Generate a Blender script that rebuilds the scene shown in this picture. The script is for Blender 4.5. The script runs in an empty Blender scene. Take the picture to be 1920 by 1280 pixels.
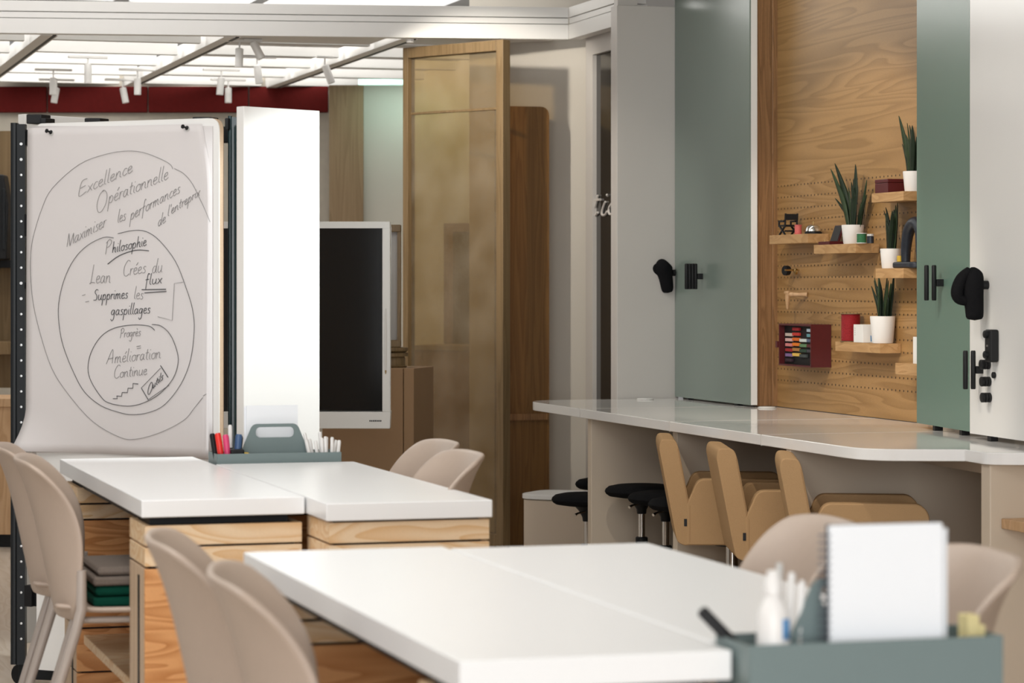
import bpy, bmesh, math, random
from mathutils import Vector, Matrix
random.seed(7)
C = bpy.context.scene.collection
S = bpy.context.scene
R = math.radians
# ------------------------------------------------------------------ camera
EYE, FPX, HOR = 1.23, 5000.0, 535.0          # eye height, focal length and horizon of the 1920x1280 photograph
YAW = math.atan(1490 / FPX)                   # room Y axis runs along the tables and the counter
cd = bpy.data.cameras.new('camera'); cam = bpy.data.objects.new('camera', cd); C.objects.link(cam)
cam.location = (0, 0, EYE); cam.rotation_euler = (R(90), 0, -YAW)
cd.sensor_width = 36; cd.lens = 36 * FPX / 1920; cd.shift_y = -(640 - HOR) / 1920
cd.clip_start = .05; cd.clip_end = 100
cd.dof.use_dof = True; cd.dof.focus_distance = 9.3; cd.dof.aperture_fstop = 5.6; cd.dof.aperture_blades = 9
S.camera = cam
# ------------------------------------------------------------------ light
S.view_settings.view_transform = 'Standard'; S.view_settings.look = 'None'
S.view_settings.gamma = 1; S.view_settings.use_curve_mapping = False; S.view_settings.exposure = 0.0
w = bpy.data.worlds.new('world'); S.world = w; w.use_nodes = True
w.node_tree.nodes['Background'].inputs[0].default_value = (1, .985, .965, 1)
w.node_tree.nodes['Background'].inputs[1].default_value = .25

def area(name, loc, target, sx, sy, watt, col=(1, 1, 1)):
    l = bpy.data.lights.new(name, 'AREA'); l.shape = 'RECTANGLE'; l.size = sx; l.size_y = sy; l.energy = watt; l.color = col
    o = bpy.data.objects.new(name, l); C.objects.link(o); o.location = loc
    o.rotation_euler = (Vector(target) - Vector(loc)).to_track_quat('-Z', 'Y').to_euler(); return o

def spot(name, loc, target, watt, deg, col=(1, .9, .78), blend=.4, rad=.03):
    l = bpy.data.lights.new(name, 'SPOT'); l.energy = watt; l.spot_size = R(deg); l.spot_blend = blend; l.shadow_soft_size = rad; l.color = col
    o = bpy.data.objects.new(name, l); C.objects.link(o); o.location = loc
    o.rotation_euler = (Vector(target) - Vector(loc)).to_track_quat('-Z', 'Y').to_euler(); return o

area('skylight_over_tables', (.6, 5.0, 2.9), (1.0, 5.0, 0), 2.6, 6, 86, (.94, .98, 1))
area('fill_behind_camera', (-.8, -2.6, 1.45), (1.0, 6.0, 1.1), 5, 2.4, 285, (.965, .985, 1))  # added frontal fill for faces turned to the camera, source unseen
area('skylight_over_rack', (.4, 6.3, 2.85), (1.3, 7.8, .9), 1.2, 1.2, 2.5, (1, .96, .95))
area('skylight_far', (2.2, 14.0, 2.88), (2.2, 14, 0), 3.2, 2.6, 60, (1, .98, .95))
area('fascia_fill', (1.3, 10.9, 2.88), (1.2, 12.3, 2.3), 2.0, .5, 16, (1, .98, .96))  # added fill that lifts the left run of the fascia
spot('column_fill_spot', (2.2, 10.5, 2.65), (3.66, 11.0, 1.4), 60, 42, (1, .92, .82), 1.0)  # added spot to brighten the column's left face, no fixture
area('light_strip_glow', (3.80, 14.75, 2.36), (3.95, 15.2, 1.2), .5, .06, 1.4, (.62, 1, .88))
area('wall_washer', (3.5, 9.4, 2.75), (4.1, 9.4, 1.9), .12, 3.0, 9, (.93, 1, .95))
spot('track_spot_pegboard', (2.5, 8.0, 2.7), (4.1, 9.3, 1.2), 95, 42, (1, .9, .76))
spot('track_spot_counter', (2.3, 7.2, 2.7), (3.4, 8.3, .7), 70, 50, (1, .9, .76))
spot('whiteboard_fill_spot', (2.1, 6.4, 2.7), (3.95, 7.9, 1.3), 45, 38, (1, .95, .88), .8)  # extra spot added to lift the right whiteboard, no fixture
spot('track_spot_totem', (2.9, 6.9, 2.6), (1.6, 7.8, 1.2), 235, 30, (.92, .99, 1), .5)
spot('track_spot_wall', (2.7, 11.1, 2.55), (3.85, 12.5, 1.5), 75, 62, (1, .93, .82))

# ------------------------------------------------------------------ pixel rays into the room
FX, FY, RX, RY = math.sin(YAW), math.cos(YAW), math.cos(YAW), -math.sin(YAW)
def ray(px, py):
    k = (px - 960) / FPX
    return Vector((FX + RX * k, FY + RY * k, -(py - HOR) / FPX))
EYEP = Vector((0, 0, EYE))
def at(px, py, d): return EYEP + ray(px, py) * d               # point at depth d
def onX(px, py, X): r = ray(px, py); return EYEP + r * (X / r.x)   # point on the plane x = X
def onY(px, py, Y): r = ray(px, py); return EYEP + r * (Y / r.y)
def onP(px, py, p, n): r = ray(px, py); return EYEP + r * ((Vector(p) - EYEP).dot(n) / r.dot(n))

# ------------------------------------------------------------------ materials
def base_mat(name):
    m = bpy.data.materials.new(name); m.use_nodes = True
    nt = m.node_tree; return m, nt, nt.nodes['Principled BSDF']
def N(nt, t, **kw):
    n = nt.nodes.new(t)
    for k, v in kw.items(): setattr(n, k, v)
    return n
def mat(name, col, rough=.5, metal=0, var=.04, scale=30, bump=0, coat=0, spec=.5):
    if max(col) < .02 and rough > .3: spec = .22
    if rough > .84: spec = .08
    m, nt, b = base_mat(name)
    tc = N(nt, 'ShaderNodeTexCoord'); no = N(nt, 'ShaderNodeTexNoise'); no.inputs['Scale'].default_value = scale
    no.inputs['Detail'].default_value = 3
    nt.links.new(tc.outputs['Object'], no.inputs['Vector'])
    mx = N(nt, 'ShaderNodeMix', data_type='RGBA')
    mx.inputs['A'].default_value = (*[c * (1 - var) for c in col], 1); mx.inputs['B'].default_value = (*[min(1, c * (1 + var)) for c in col], 1)
    nt.links.new(no.outputs['Fac'], mx.inputs['Factor']); nt.links.new(mx.outputs['Result'], b.inputs['Base Color'])
    b.inputs['Roughness'].default_value = rough; b.inputs['Metallic'].default_value = metal
    b.inputs['Coat Weight'].default_value = coat; b.inputs['Specular IOR Level'].default_value = spec
    if bump:
        bp = N(nt, 'ShaderNodeBump'); bp.inputs['Strength'].default_value = bump; bp.inputs['Distance'].default_value = .002
        nt.links.new(no.outputs['Fac'], bp.inputs['Height']); nt.links.new(bp.outputs['Normal'], b.inputs['Normal'])
    return m
def glow(name, col, strength):
    m, nt, b = base_mat(name)
    b.inputs['Base Color'].default_value = (*col, 1); b.inputs['Emission Color'].default_value = (*col, 1)
    b.inputs['Emission Strength'].default_value = strength; b.inputs['Roughness'].default_value = .6
    return m
def wood(name, c1, c2, stretch, scale=2.0, rings=9, fibre=(1, 1, 1), rough=.45, fib=.18, holes=None, contrast=(.2, .85), offset=(0, 0, 0)):
    """contour-line grain: a stretched noise cut into bands, fine fibres over it; holes = (row pitch, column pitch, z0, z1)"""
    m, nt, b = base_mat(name); L = nt.links.new
    tc = N(nt, 'ShaderNodeTexCoord'); mp = N(nt, 'ShaderNodeMapping'); mp.inputs['Scale'].default_value = stretch; mp.inputs['Location'].default_value = offset
    L(tc.outputs['Object'], mp.inputs['Vector'])
    no = N(nt, 'ShaderNodeTexNoise'); no.inputs['Scale'].default_value = scale; no.inputs['Detail'].default_value = 1.5; no.inputs['Distortion'].default_value = .35
    L(mp.outputs[0], no.inputs['Vector'])
    mu = N(nt, 'ShaderNodeMath', operation='MULTIPLY'); mu.inputs[1].default_value = rings; L(no.outputs['Fac'], mu.inputs[0])
    fr = N(nt, 'ShaderNodeMath', operation='FRACT'); L(mu.outputs[0], fr.inputs[0])
    rp = N(nt, 'ShaderNodeValToRGB'); e = rp.color_ramp.elements
    e[0].position = contrast[0]; e[0].color = (*c1, 1); e[1].position = contrast[1]; e[1].color = (*c2, 1)
    x = e.new(1.0); x.color = (*c1, 1)
    L(fr.outputs[0], rp.inputs[0])
    m2 = N(nt, 'ShaderNodeMapping'); m2.inputs['Scale'].default_value = fibre; L(tc.outputs['Object'], m2.inputs['Vector'])
    n2 = N(nt, 'ShaderNodeTexNoise'); n2.inputs['Scale'].default_value = 60; n2.inputs['Detail'].default_value = 3; L(m2.outputs[0], n2.inputs['Vector'])
    mr = N(nt, 'ShaderNodeMapRange'); mr.inputs[1].default_value = .3; mr.inputs[2].default_value = .7; mr.inputs[3].default_value = 1 - fib; mr.inputs[4].default_value = 1 + fib * .6
    L(n2.outputs['Fac'], mr.inputs[0])
    mm = N(nt, 'ShaderNodeMix', data_type='RGBA', blend_type='MULTIPLY'); mm.inputs['Factor'].default_value = 1
    L(rp.outputs[0], mm.inputs['A']); L(mr.outputs[0], mm.inputs['B'])
    out = mm.outputs['Result']
    if holes:
        pr, pc, z0, z1 = holes
        sp = N(nt, 'ShaderNodeSeparateXYZ'); L(tc.outputs['Object'], sp.inputs[0])
        def cell(sock, pitch):
            a = N(nt, 'ShaderNodeMath', operation='DIVIDE'); L(sock, a.inputs[0]); a.inputs[1].default_value = pitch
            f = N(nt, 'ShaderNodeMath', operation='FRACT'); L(a.outputs[0], f.inputs[0])
            s = N(nt, 'ShaderNodeMath', operation='SUBTRACT'); L(f.outputs[0], s.inputs[0]); s.inputs[1].default_value = .5
            k = N(nt, 'ShaderNodeMath', operation='MULTIPLY'); L(s.outputs[0], k.inputs[0]); k.inputs[1].default_value = pitch
            q = N(nt, 'ShaderNodeMath', operation='POWER'); L(k.outputs[0], q.inputs[0]); q.inputs[1].default_value = 2
            return q.outputs[0]
        ad = N(nt, 'ShaderNodeMath', operation='ADD'); L(cell(sp.outputs['Y'], pc), ad.inputs[0]); L(cell(sp.outputs['Z'], pr), ad.inputs[1])
        lt = N(nt, 'ShaderNodeMath', operation='LESS_THAN'); L(ad.outputs[0], lt.inputs[0]); lt.inputs[1].default_value = .0040 ** 2
        ga = N(nt, 'ShaderNodeMath', operation='GREATER_THAN'); L(sp.outputs['Z'], ga.inputs[0]); ga.inputs[1].default_value = z0
        gb = N(nt, 'ShaderNodeMath', operation='LESS_THAN'); L(sp.outputs['Z'], gb.inputs[0]); gb.inputs[1].default_value = z1
        k1 = N(nt, 'ShaderNodeMath', operation='MULTIPLY'); L(lt.outputs[0], k1.inputs[0]); L(ga.outputs[0], k1.inputs[1])
        k2 = N(nt, 'ShaderNodeMath', operation='MULTIPLY'); L(k1.outputs[0], k2.inputs[0]); L(gb.outputs[0], k2.inputs[1])
        hm = N(nt, 'ShaderNodeMix', data_type='RGBA'); L(k2.outputs[0], hm.inputs['Factor']); L(out, hm.inputs['A']); hm.inputs['B'].default_value = (.03, .015, .006, 1)
        out = hm.outputs['Result']
    L(out, b.inputs['Base Color']); b.inputs['Roughness'].default_value = rough
    return m
M = {}
M['laminate'] = mat('white_laminate', (.86, .86, .86), .28, var=.01, scale=4)
M['laminate_far'] = mat('white_counter_laminate', (.87, .86, .85), .07, var=.01, scale=3)
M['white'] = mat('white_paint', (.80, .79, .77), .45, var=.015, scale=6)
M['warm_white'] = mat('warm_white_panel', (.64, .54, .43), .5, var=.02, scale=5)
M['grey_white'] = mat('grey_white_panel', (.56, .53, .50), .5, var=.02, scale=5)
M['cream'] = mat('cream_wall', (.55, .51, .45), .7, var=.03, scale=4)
M['concrete'] = mat('pale_concrete', (.50, .46, .39), .8, var=.1, scale=25, bump=.1)
M['maroon'] = mat('maroon_felt', (.105, .011, .010), .86, var=.12, scale=40, bump=.1)
M['green'] = mat('sage_green_glass', (.20, .25, .225), .25, var=.02, scale=3)
M['green2'] = mat('teal_green_glass', (.15, .245, .20), .25, var=.02, scale=3)
M['whiteboard'] = mat('whiteboard_enamel', (.82, .81, .79), .15, var=.01, scale=3)
M['black'] = mat('black_plastic', (.012, .012, .013), .45, var=.1)
M['black_felt'] = mat('black_felt', (.008, .008, .009), .9, var=.3, scale=200, bump=.4)
M['black_metal'] = mat('black_coated_steel', (.014, .016, .018), .35, var=.1)
M['teal_metal'] = mat('dark_teal_coated_steel', (.02, .045, .05), .22, var=.1)
M['screen'] = mat('black_screen_glass', (.012, .012, .012), .12, var=.05)
M['dark_glass'] = mat('dark_mirror_glass', (.018, .016, .014), .03, var=.05, spec=1)
M['chair'] = mat('greige_plastic', (.43, .335, .27), .42, var=.03, scale=60, bump=.05)
M['chair_metal'] = mat('greige_painted_steel', (.40, .34, .30), .35, var=.03)
M['tan'] = mat('tan_fabric', (.44, .28, .145), .85, var=.1, scale=350, bump=.35)
M['tan_seam'] = mat('tan_thread', (.32, .18, .08), .8, var=.1, scale=200)
M['chrome'] = mat('chrome', (.75, .74, .72), .12, 1, .02)
M['steel'] = mat('brushed_steel', (.55, .55, .55), .3, 1, .05)
M['caddy'] = mat('grey_green_lacquered_steel', (.165, .215, .215), .45, var=.04, scale=8)
M['paper'] = mat('white_paper', (.66, .625, .62), .9, var=.02, scale=5, bump=.05)
M['notebook'] = mat('bright_white_paper', (.85, .87, .90), .8, var=.02, scale=6)
M['ink'] = mat('dark_marker_ink', (.045, .045, .05), .8, var=.3, scale=60)
M['ink2'] = mat('pale_marker_ink', (.20, .19, .19), .8, var=.3, scale=60)
M['pot'] = mat('white_ceramic', (.80, .78, .76), .4, var=.02)
M['leaf'] = mat('dark_green_leaf', (.010, .020, .009), .5, var=.6, scale=25, spec=.25)
M['leaf2'] = mat('mid_green_leaf', (.022, .040, .015), .5, var=.6, scale=25, spec=.25)
M['soil'] = mat('dark_soil', (.03, .02, .015), 1, var=.5, scale=150, bump=.6)
M['burgundy'] = mat('burgundy_leather', (.085, .008, .01), .4, var=.15, scale=80, bump=.1)
M['red'] = mat('red_thread', (.30, .01, .016), .6, var=.25, scale=150, bump=.3)
M['pink'] = mat('coral_thread', (.60, .13, .12), .7, var=.15, scale=150, bump=.3)
M['greenth'] = mat('green_thread', (.03, .15, .06), .7, var=.2, scale=150, bump=.3)
M['navy'] = mat('dark_navy_bronze', (.018, .022, .032), .4, var=.4, scale=60, bump=.3)
M['yellow'] = mat('yellow_plastic', (.62, .40, .04), .5)
M['paleyellow'] = mat('pale_yellow_paper', (.70, .60, .30), .7)
M['brass'] = mat('brass', (.55, .38, .16), .3, 1, .1)
M['teal_felt'] = mat('dark_green_felt', (.004, .05, .032), .95, var=.2, scale=200, bump=.3)
M['greyfelt'] = mat('warm_grey_felt', (.16, .13, .11), .95, var=.2, scale=200, bump=.3)
M['slat'] = mat('ceiling_slat_white', (.62, .61, .59), .5, var=.01)
M['brown_light'] = mat('mid_brown_panel', (.33, .20, .105), .6, var=.05, scale=8)
M['luminous'] = glow('luminous_skylight', (1, .995, .97), 1.0)
M['green_glow'] = glow('pale_green_light_strip', (.62, 1, .88), 1.3)
M['brown'] = mat('brown_panel', (.20, .115, .055), .6, var=.05, scale=8)
M['redpen'] = mat('red_plastic', (.75, .03, .02), .35); M['pinkpen'] = mat('pink_plastic', (.65, .05, .16), .35)
M['bluepen'] = mat('blue_plastic', (.04, .09, .20), .35); M['clear'] = mat('clear_grey_plastic', (.55, .54, .52), .15)
M['whitepen'] = mat('white_plastic', (.78, .76, .74), .35)
M['label_blue'] = mat('blue_label', (.10, .28, .55), .5); M['wirebind'] = mat('dark_wire', (.10, .11, .13), .35, .6)
M['oak'] = wood('oak_veneer_horizontal', (.405, .232, .090), (.31, .170, .060), (1, .42, 7.0), 1.6, 10, (1, 1.5, 45), .42, .16, holes=(.0459, .0340, .84, 1.667), contrast=(.25, .9))
M['oak_shelf'] = wood('oak_block', (.52, .31, .14), (.42, .235, .095), (5, 2, 12), 2, 6, (2, 2, 30), .5, .12)
M['oak_v'] = wood('oak_veneer_vertical', (.30, .155, .065), (.20, .098, .038), (14, 14, .7), 2, 7, (40, 40, 1), .45, .2)
M['oak_dark'] = wood('golden_oak_vertical', (.205, .098, .024), (.155, .068, .014), (12, 12, .5), 2, 7, (40, 40, 1), .5, .15)
M['ash'] = wood('grey_oak_vertical', (.30, .20, .11), (.24, .155, .08), (10, 10, .5), 2, 6, (30, 30, 1), .6, .12)
M['frame_wood'] = wood('honey_oak_frame', (.235, .155, .074), (.185, .118, .052), (12, 12, .6), 2, 6, (40, 40, 1), .5, .12)
M['ply'] = wood('pine_plywood', (.80, .60, .39), (.69, .43, .21), (2.2, 6, 9), 1.3, 9, (3, 30, 30), .5, .10, contrast=(.35, .97))
M['ply_orange'] = wood('orange_pine_plywood', (.70, .34, .13), (.50, .20, .055), (1.6, 4, 11), 1.4, 9, (3, 30, 30), .5, .10, contrast=(.25, .95))
M['ply_edge'] = wood('birch_plywood_edge', (.62, .47, .33), (.45, .30, .19), (1, 200, 1), 1, 3, (30, 1, 30), .6, .15)
M['beech'] = wood('turned_beech', (.60, .38, .21), (.50, .30, .15), (6, 6, 1), 3, 5, (20, 20, 2), .5, .1)
M['floor'] = wood('light_wood_floor', (.62, .54, .46), (.53, .44, .35), (6, .8, 1), 2, 7, (30, 2, 1), .3, .1)
def mesh_glass():
    m, nt, b = base_mat('bronze_mesh_glass'); L = nt.links.new
    tc = N(nt, 'ShaderNodeTexCoord'); no = N(nt, 'ShaderNodeTexNoise'); no.inputs['Scale'].default_value = 5; no.inputs['Detail'].default_value = 5
    L(tc.outputs['Object'], no.inputs['Vector'])
    wv = N(nt, 'ShaderNodeTexNoise'); wv.inputs['Scale'].default_value = 260; L(tc.outputs['Object'], wv.inputs['Vector'])
    rp = N(nt, 'ShaderNodeValToRGB'); rp.color_ramp.elements[0].color = (.23, .18, .105, 1); rp.color_ramp.elements[1].color = (.46, .41, .32, 1)
    rp.color_ramp.elements[0].position = .35; rp.color_ramp.elements[1].position = .65
    ad = N(nt, 'ShaderNodeMath', operation='MULTIPLY_ADD'); ad.inputs[1].default_value = .35; L(wv.outputs['Fac'], ad.inputs[0]); 
    sc_ = N(nt, 'ShaderNodeMath', operation='MULTIPLY'); sc_.inputs[1].default_value = .65; L(no.outputs['Fac'], sc_.inputs[0]); L(sc_.outputs[0], ad.inputs[2])
    L(ad.outputs[0], rp.inputs[0]); L(rp.outputs[0], b.inputs['Base Color']); b.inputs['Roughness'].default_value = .18
    tr = N(nt, 'ShaderNodeBsdfTransparent'); tr.inputs[0].default_value = (.82, .69, .46, 1)
    mx = N(nt, 'ShaderNodeMixShader'); mx.inputs[0].default_value = .66; L(b.outputs[0], mx.inputs[1]); L(tr.outputs[0], mx.inputs[2])
    L(mx.outputs[0], nt.nodes['Material Output'].inputs['Surface']); return m
M['mesh_glass'] = mesh_glass()

# ------------------------------------------------------------------ mesh builder
class MB:
    def __init__(s): s.v = []; s.f = []
    def add(s, vs, fs):
        o = len(s.v); s.v += [tuple(v) for v in vs]; s.f += [tuple(i + o for i in f) for f in fs]; return s
    def box(s, a, b):
        x0, y0, z0 = a; x1, y1, z1 = b
        return s.add([(x0, y0, z0), (x1, y0, z0), (x1, y1, z0), (x0, y1, z0), (x0, y0, z1), (x1, y0, z1), (x1, y1, z1), (x0, y1, z1)],
                     [(0, 3, 2, 1), (4, 5, 6, 7), (0, 1, 5, 4), (1, 2, 6, 5), (2, 3, 7, 6), (3, 0, 4, 7)])
    def prism(s, poly, vec):
        vec = Vector(vec); n = len(poly); p = [Vector(q) for q in poly]
        return s.add(p + [q + vec for q in p], [tuple(range(n - 1, -1, -1)), tuple(range(n, 2 * n))] + [(i, (i + 1) % n, n + (i + 1) % n, n + i) for i in range(n)])
    def slab(s, p, q, thick, z0, z1):
        """upright board from plan point p to q, thickness to the left of p->q"""
        d = (Vector(q) - Vector(p)); d = Vector((d[0], d[1])).normalized(); nn = Vector((-d.y, d.x)) * thick
        return s.prism([(p[0], p[1], z0), (q[0], q[1], z0), (q[0] + nn.x, q[1] + nn.y, z0), (p[0] + nn.x, p[1] + nn.y, z0)], (0, 0, z1 - z0))
    def tube(s, pts, r, n=8, cap=True):
        pts = [Vector(p) for p in pts]; rs = r if isinstance(r, (list, tuple)) else [r] * len(pts); o = len(s.v); up = None
        for i, p in enumerate(pts):
            t = (pts[min(i + 1, len(pts) - 1)] - pts[max(i - 1, 0)])
            t = t.normalized() if t.length > 1e-9 else Vector((0, 0, 1))
            if up is None: up = t.orthogonal().normalized()
            else:
                up = up - t * up.dot(t); up = up.normalized() if up.length > 1e-6 else t.orthogonal().normalized()
            bi = t.cross(up)
            for k in range(n):
                a = 2 * math.pi * k / n; s.v.append(tuple(p + (up * math.cos(a) + bi * math.sin(a)) * rs[i]))
        for i in range(len(pts) - 1):
            for k in range(n):
                a, b = o + i * n + k, o + i * n + (k + 1) % n; s.f.append((a, b, b + n, a + n))
        if cap: s.f.append(tuple(o + k for k in range(n - 1, -1, -1))); e = o + (len(pts) - 1) * n; s.f.append(tuple(e + k for k in range(n)))
        return s
    def lathe(s, prof, c=(0, 0, 0), n=24, axis=None, sx=1, sy=1):
        """prof = [(r, h)] from bottom to top round +Z (or round `axis`)"""
        o = len(s.v); q = Vector(axis).to_track_quat('Z', 'Y') if axis is not None else None; c = Vector(c)
        for r, h in prof:
            for k in range(n):
                a = 2 * math.pi * k / n; v = Vector((r * math.cos(a) * sx, r * math.sin(a) * sy, h)); s.v.append(tuple(c + (q @ v if q else v)))
        for i in range(len(prof) - 1):
            for k in range(n):
                a, b = o + i * n + k, o + i * n + (k + 1) % n; s.f.append((a, b, b + n, a + n))
        if prof[0][0] > 1e-6: s.f.append(tuple(o + k for k in range(n - 1, -1, -1)))
        if prof[-1][0] > 1e-6: e = o + (len(prof) - 1) * n; s.f.append(tuple(e + k for k in range(n)))
        return s
    def grid(s, fn, nu, nv):
        o = len(s.v)
        for j in range(nv + 1):
            for i in range(nu + 1): s.v.append(tuple(fn(i / nu, j / nv)))
        for j in range(nv):
            for i in range(nu): a = o + j * (nu + 1) + i; s.f.append((a, a + 1, a + nu + 2, a + nu + 1))
        return s
    def turn(s, mtx): s.v = [tuple(mtx @ Vector(v)) for v in s.v]; return s
    def build(s, name, m, parent=None, bevel=0, seg=2, solid=0, sub=0, angle=40, kind=None, label=None):
        me = bpy.data.meshes.new(name); me.from_pydata(s.v, [], s.f); me.validate()
        bm = bmesh.new(); bm.from_mesh(me); bmesh.ops.remove_doubles(bm, verts=bm.verts, dist=1e-6)
        if not solid: bmesh.ops.recalc_face_normals(bm, faces=bm.faces)
        bm.to_mesh(me); bm.free()
        me.materials.append(M[m] if isinstance(m, str) else m)
        for p in me.polygons: p.use_smooth = True
        me.set_sharp_from_angle(angle=R(angle))
        o = bpy.data.objects.new(name, me); C.objects.link(o)
        if parent: o.parent = parent
        if solid: md = o.modifiers.new('thickness', 'SOLIDIFY'); md.thickness = solid; md.offset = 0
        if bevel: md = o.modifiers.new('bevel', 'BEVEL'); md.width = bevel; md.segments = seg; md.limit_method = 'ANGLE'; md.angle_limit = R(30); md.harden_normals = True
        if sub: md = o.modifiers.new('smooth', 'SUBSURF'); md.levels = sub; md.render_levels = sub
        if kind: o['kind'] = kind
        if label: o['label'] = label
        return o
def tag(o, label, cat, group=None):
    o['label'] = label; o['category'] = cat
    if group: o['group'] = group
    return o
def thing(name, label, cat, loc=(0, 0, 0), rz=0, group=None):
    o = bpy.data.objects.new(name, None); C.objects.link(o); o.empty_display_size = .05
    o.location = loc; o.rotation_euler = (0, 0, rz); return tag(o, label, cat, group)
def copy_tree(o, parent=None):
    c = o.copy(); C.objects.link(c)
    if parent: c.parent = parent
    for ch in list(o.children): copy_tree(ch, c)
    return c
def struct(o): o['kind'] = 'structure'; return o
def smooth_path(p, n=5):
    if len(p) < 3: return [Vector(q) for q in p]
    p = [Vector(q) for q in p]; out = []
    for i in range(len(p) - 1):
        a, b, c, d = p[max(i - 1, 0)], p[i], p[i + 1], p[min(i + 2, len(p) - 1)]
        for k in range(n):
            t = k / n; out.append(.5 * ((2 * b) + (c - a) * t + (2 * a - 5 * b + 4 * c - d) * t * t + (3 * b - a - 3 * c + d) * t ** 3))
    return out + [p[-1]]
def rounded(poly, r, n=5):
    """round the corners of a closed 3D polygon; r = one radius or one per corner"""
    out = []; m = len(poly); P = [Vector(q) for q in poly]
    for i in range(m):
        ri = r[i] if isinstance(r, (list, tuple)) else r
        a, b, c = P[i - 1], P[i], P[(i + 1) % m]
        if ri <= 0: out.append(b); continue
        u = (a - b); v = (c - b); k = min(ri, u.length * .49, v.length * .49); u = b + u.normalized() * k; v = b + v.normalized() * k
        for j in range(n + 1):
            t = j / n; out.append(u * (1 - t) ** 2 + b * 2 * t * (1 - t) + v * t * t)
    return out

# ================================================================== the setting
struct(MB().box((-6, -3, -.05), (8, 18, 0)).build('floor', 'floor'))
struct(MB().box((-6, -3, 3.0), (8, 18, 3.05)).build('ceiling', 'white'))
# far wall: concrete band, maroon felt frieze above it
WL, WR = at(-260, 165, 15.7), at(617, 163, 15.7)
struct(MB().slab((WL.x, WL.y), (WR.x, WR.y), .1, 0, 2.5).build('wall_back', 'concrete'))
for i in range(5):                                   # felt panels of the frieze
    a, b = [(-260, -80), (-79, 87), (89, 276), (278, 465), (467, 615)][i]
    p, q = at(a, 165, 15.66), at(b, 165, 15.66)
    tag(MB().slab((p.x, p.y), (q.x, q.y), .03, 2.245, 2.398).build('felt_panel', 'maroon', bevel=.006),
        ['maroon felt frieze panel beyond the left picture edge', 'maroon felt frieze panel at the left edge of the far wall',
         'maroon felt frieze panel above the left of the flip chart', 'maroon felt frieze panel above the right of the flip chart',
         'maroon felt frieze panel behind the bright white totem, rightmost of the row'][i], 'wall panel', 'maroon felt panels along the far wall')
# wall bays right of the frieze
p, q = at(617, 200, 15.45), at(681, 200, 15.45)
struct(MB().slab((p.x, p.y), (q.x, q.y), .15, 0, 2.39).build('wall_pillar', 'ash'))
p, q = at(678, 200, 15.5), at(1120, 200, 15.5)
struct(MB().slab((p.x, p.y), (q.x, q.y), .1, 0, 2.6).build('wall_bay', 'cream'))
p, q = at(672, 155, 15.2), at(772, 155, 15.2)
tag(MB().slab((p.x, p.y), (q.x, q.y), .04, 2.375, 2.405).build('light_strip', 'green_glow'), 'pale green glowing light strip at the top of the far wall bay', 'light')
# cream wall right of the tall frame, dark glazed door beside it
p, q = at(880, 75, 13.0), at(1106, 75, 12.75)
struct(MB().slab((p.x, p.y), (q.x, q.y), .1, 0, 2.75).build('wall_cream', 'cream'))
XG = 3.95; YC = 10.9
yg0, yg1 = onX(1147, 65, XG).y, onX(1106, 80, XG).y
dr = thing('door_1', 'dark glass door with grey frame beside the white column', 'door', (XG, 0, 0)); del dr['category']; del dr['label']; dr['kind'] = 'structure'
MB().box((0, YC + .09, 0), (.02, yg1 - .1, 2.31)).build('pane', 'dark_glass', dr)
MB().box((-.02, yg1 - .1, 0), (.04, yg1, 2.40)).box((-.02, YC + .09, 2.31), (.04, yg1 - .1, 2.40)).build('door_frame', 'grey_white', dr)
sg = MB()
for st in ([(1121, 366), (1117, 384), (1114, 398), (1117, 403), (1121, 398)], [(1112, 376), (1126, 374)], [(1135, 378), (1130, 392), (1129, 402), (1134, 403), (1139, 396)], [(1138, 365), (1139, 367)], [(1148, 380), (1142, 390), (1143, 401), (1150, 400)]):
    q_ = [onX(x, y, XG - .006) - Vector((XG, 0, 0)) for x, y in st]
    sg.tube(smooth_path(q_, 4) if len(q_) > 2 else q_, .006, 6)
sg.build('lettering', 'grey_white', dr)
# white column that ends the counter wall
YC = 10.9
cl, cr = onY(1157, 748, YC).x, onY(1252, 748, YC).x
struct(MB().box((cl, YC, 0), (cr + .05, YC + .085, 2.44)).build('column_white', 'grey_white', bevel=.003))
struct(MB().box((cl + .01, YC + .02, 2.44), (cl + .1, YC + .07, 2.48)).box((cl, YC, 2.48), (cr + .05, YC + .085, 3.0)).build('trim_1', 'grey_white'))
# right wall behind the boards and the pegboard
XP = 4.105
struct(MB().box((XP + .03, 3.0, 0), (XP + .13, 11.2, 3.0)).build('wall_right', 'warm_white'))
pg = MB().box((XP, 8.62, .742), (XP + .028, 10.035, 2.75)).build('pegboard', 'oak')
tag(pg, 'oak pegboard wall panel with rows of small holes above the counter', 'pegboard')
jb = MB().box((4.02, 10.037, .742), (XP + .028, 10.075, 2.75)).build('trim_2', 'oak_v', bevel=.004); struct(jb)
x0 = onY(1440, 400, 10.037).x
struct(MB().box((x0 + .012, 10.02, .742), (XP + .028, 10.037, 2.75)).build('trim_3', 'oak_v', bevel=.003))

# ------------------------------------------------------------------ ceiling grid
# skylights: luminous panes above the slatted grid, and over the tables
for i, (a, b) in enumerate([(-.6, 1.42), (1.52, 2.30), (2.40, 3.12), (3.22, 4.3)]):
    struct(MB().box((a, 12.1, 2.955), (b, 16.2, 2.965)).build('window_%d' % (i + 1), 'luminous'))
for i, (a, b) in enumerate([(2.6, 4.5), (4.7, 6.6), (6.8, 8.7)]):
    struct(MB().box((-.8, a, 2.955), (1.9, b, 2.965)).build('window_%d' % (i + 5), 'luminous'))
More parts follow.
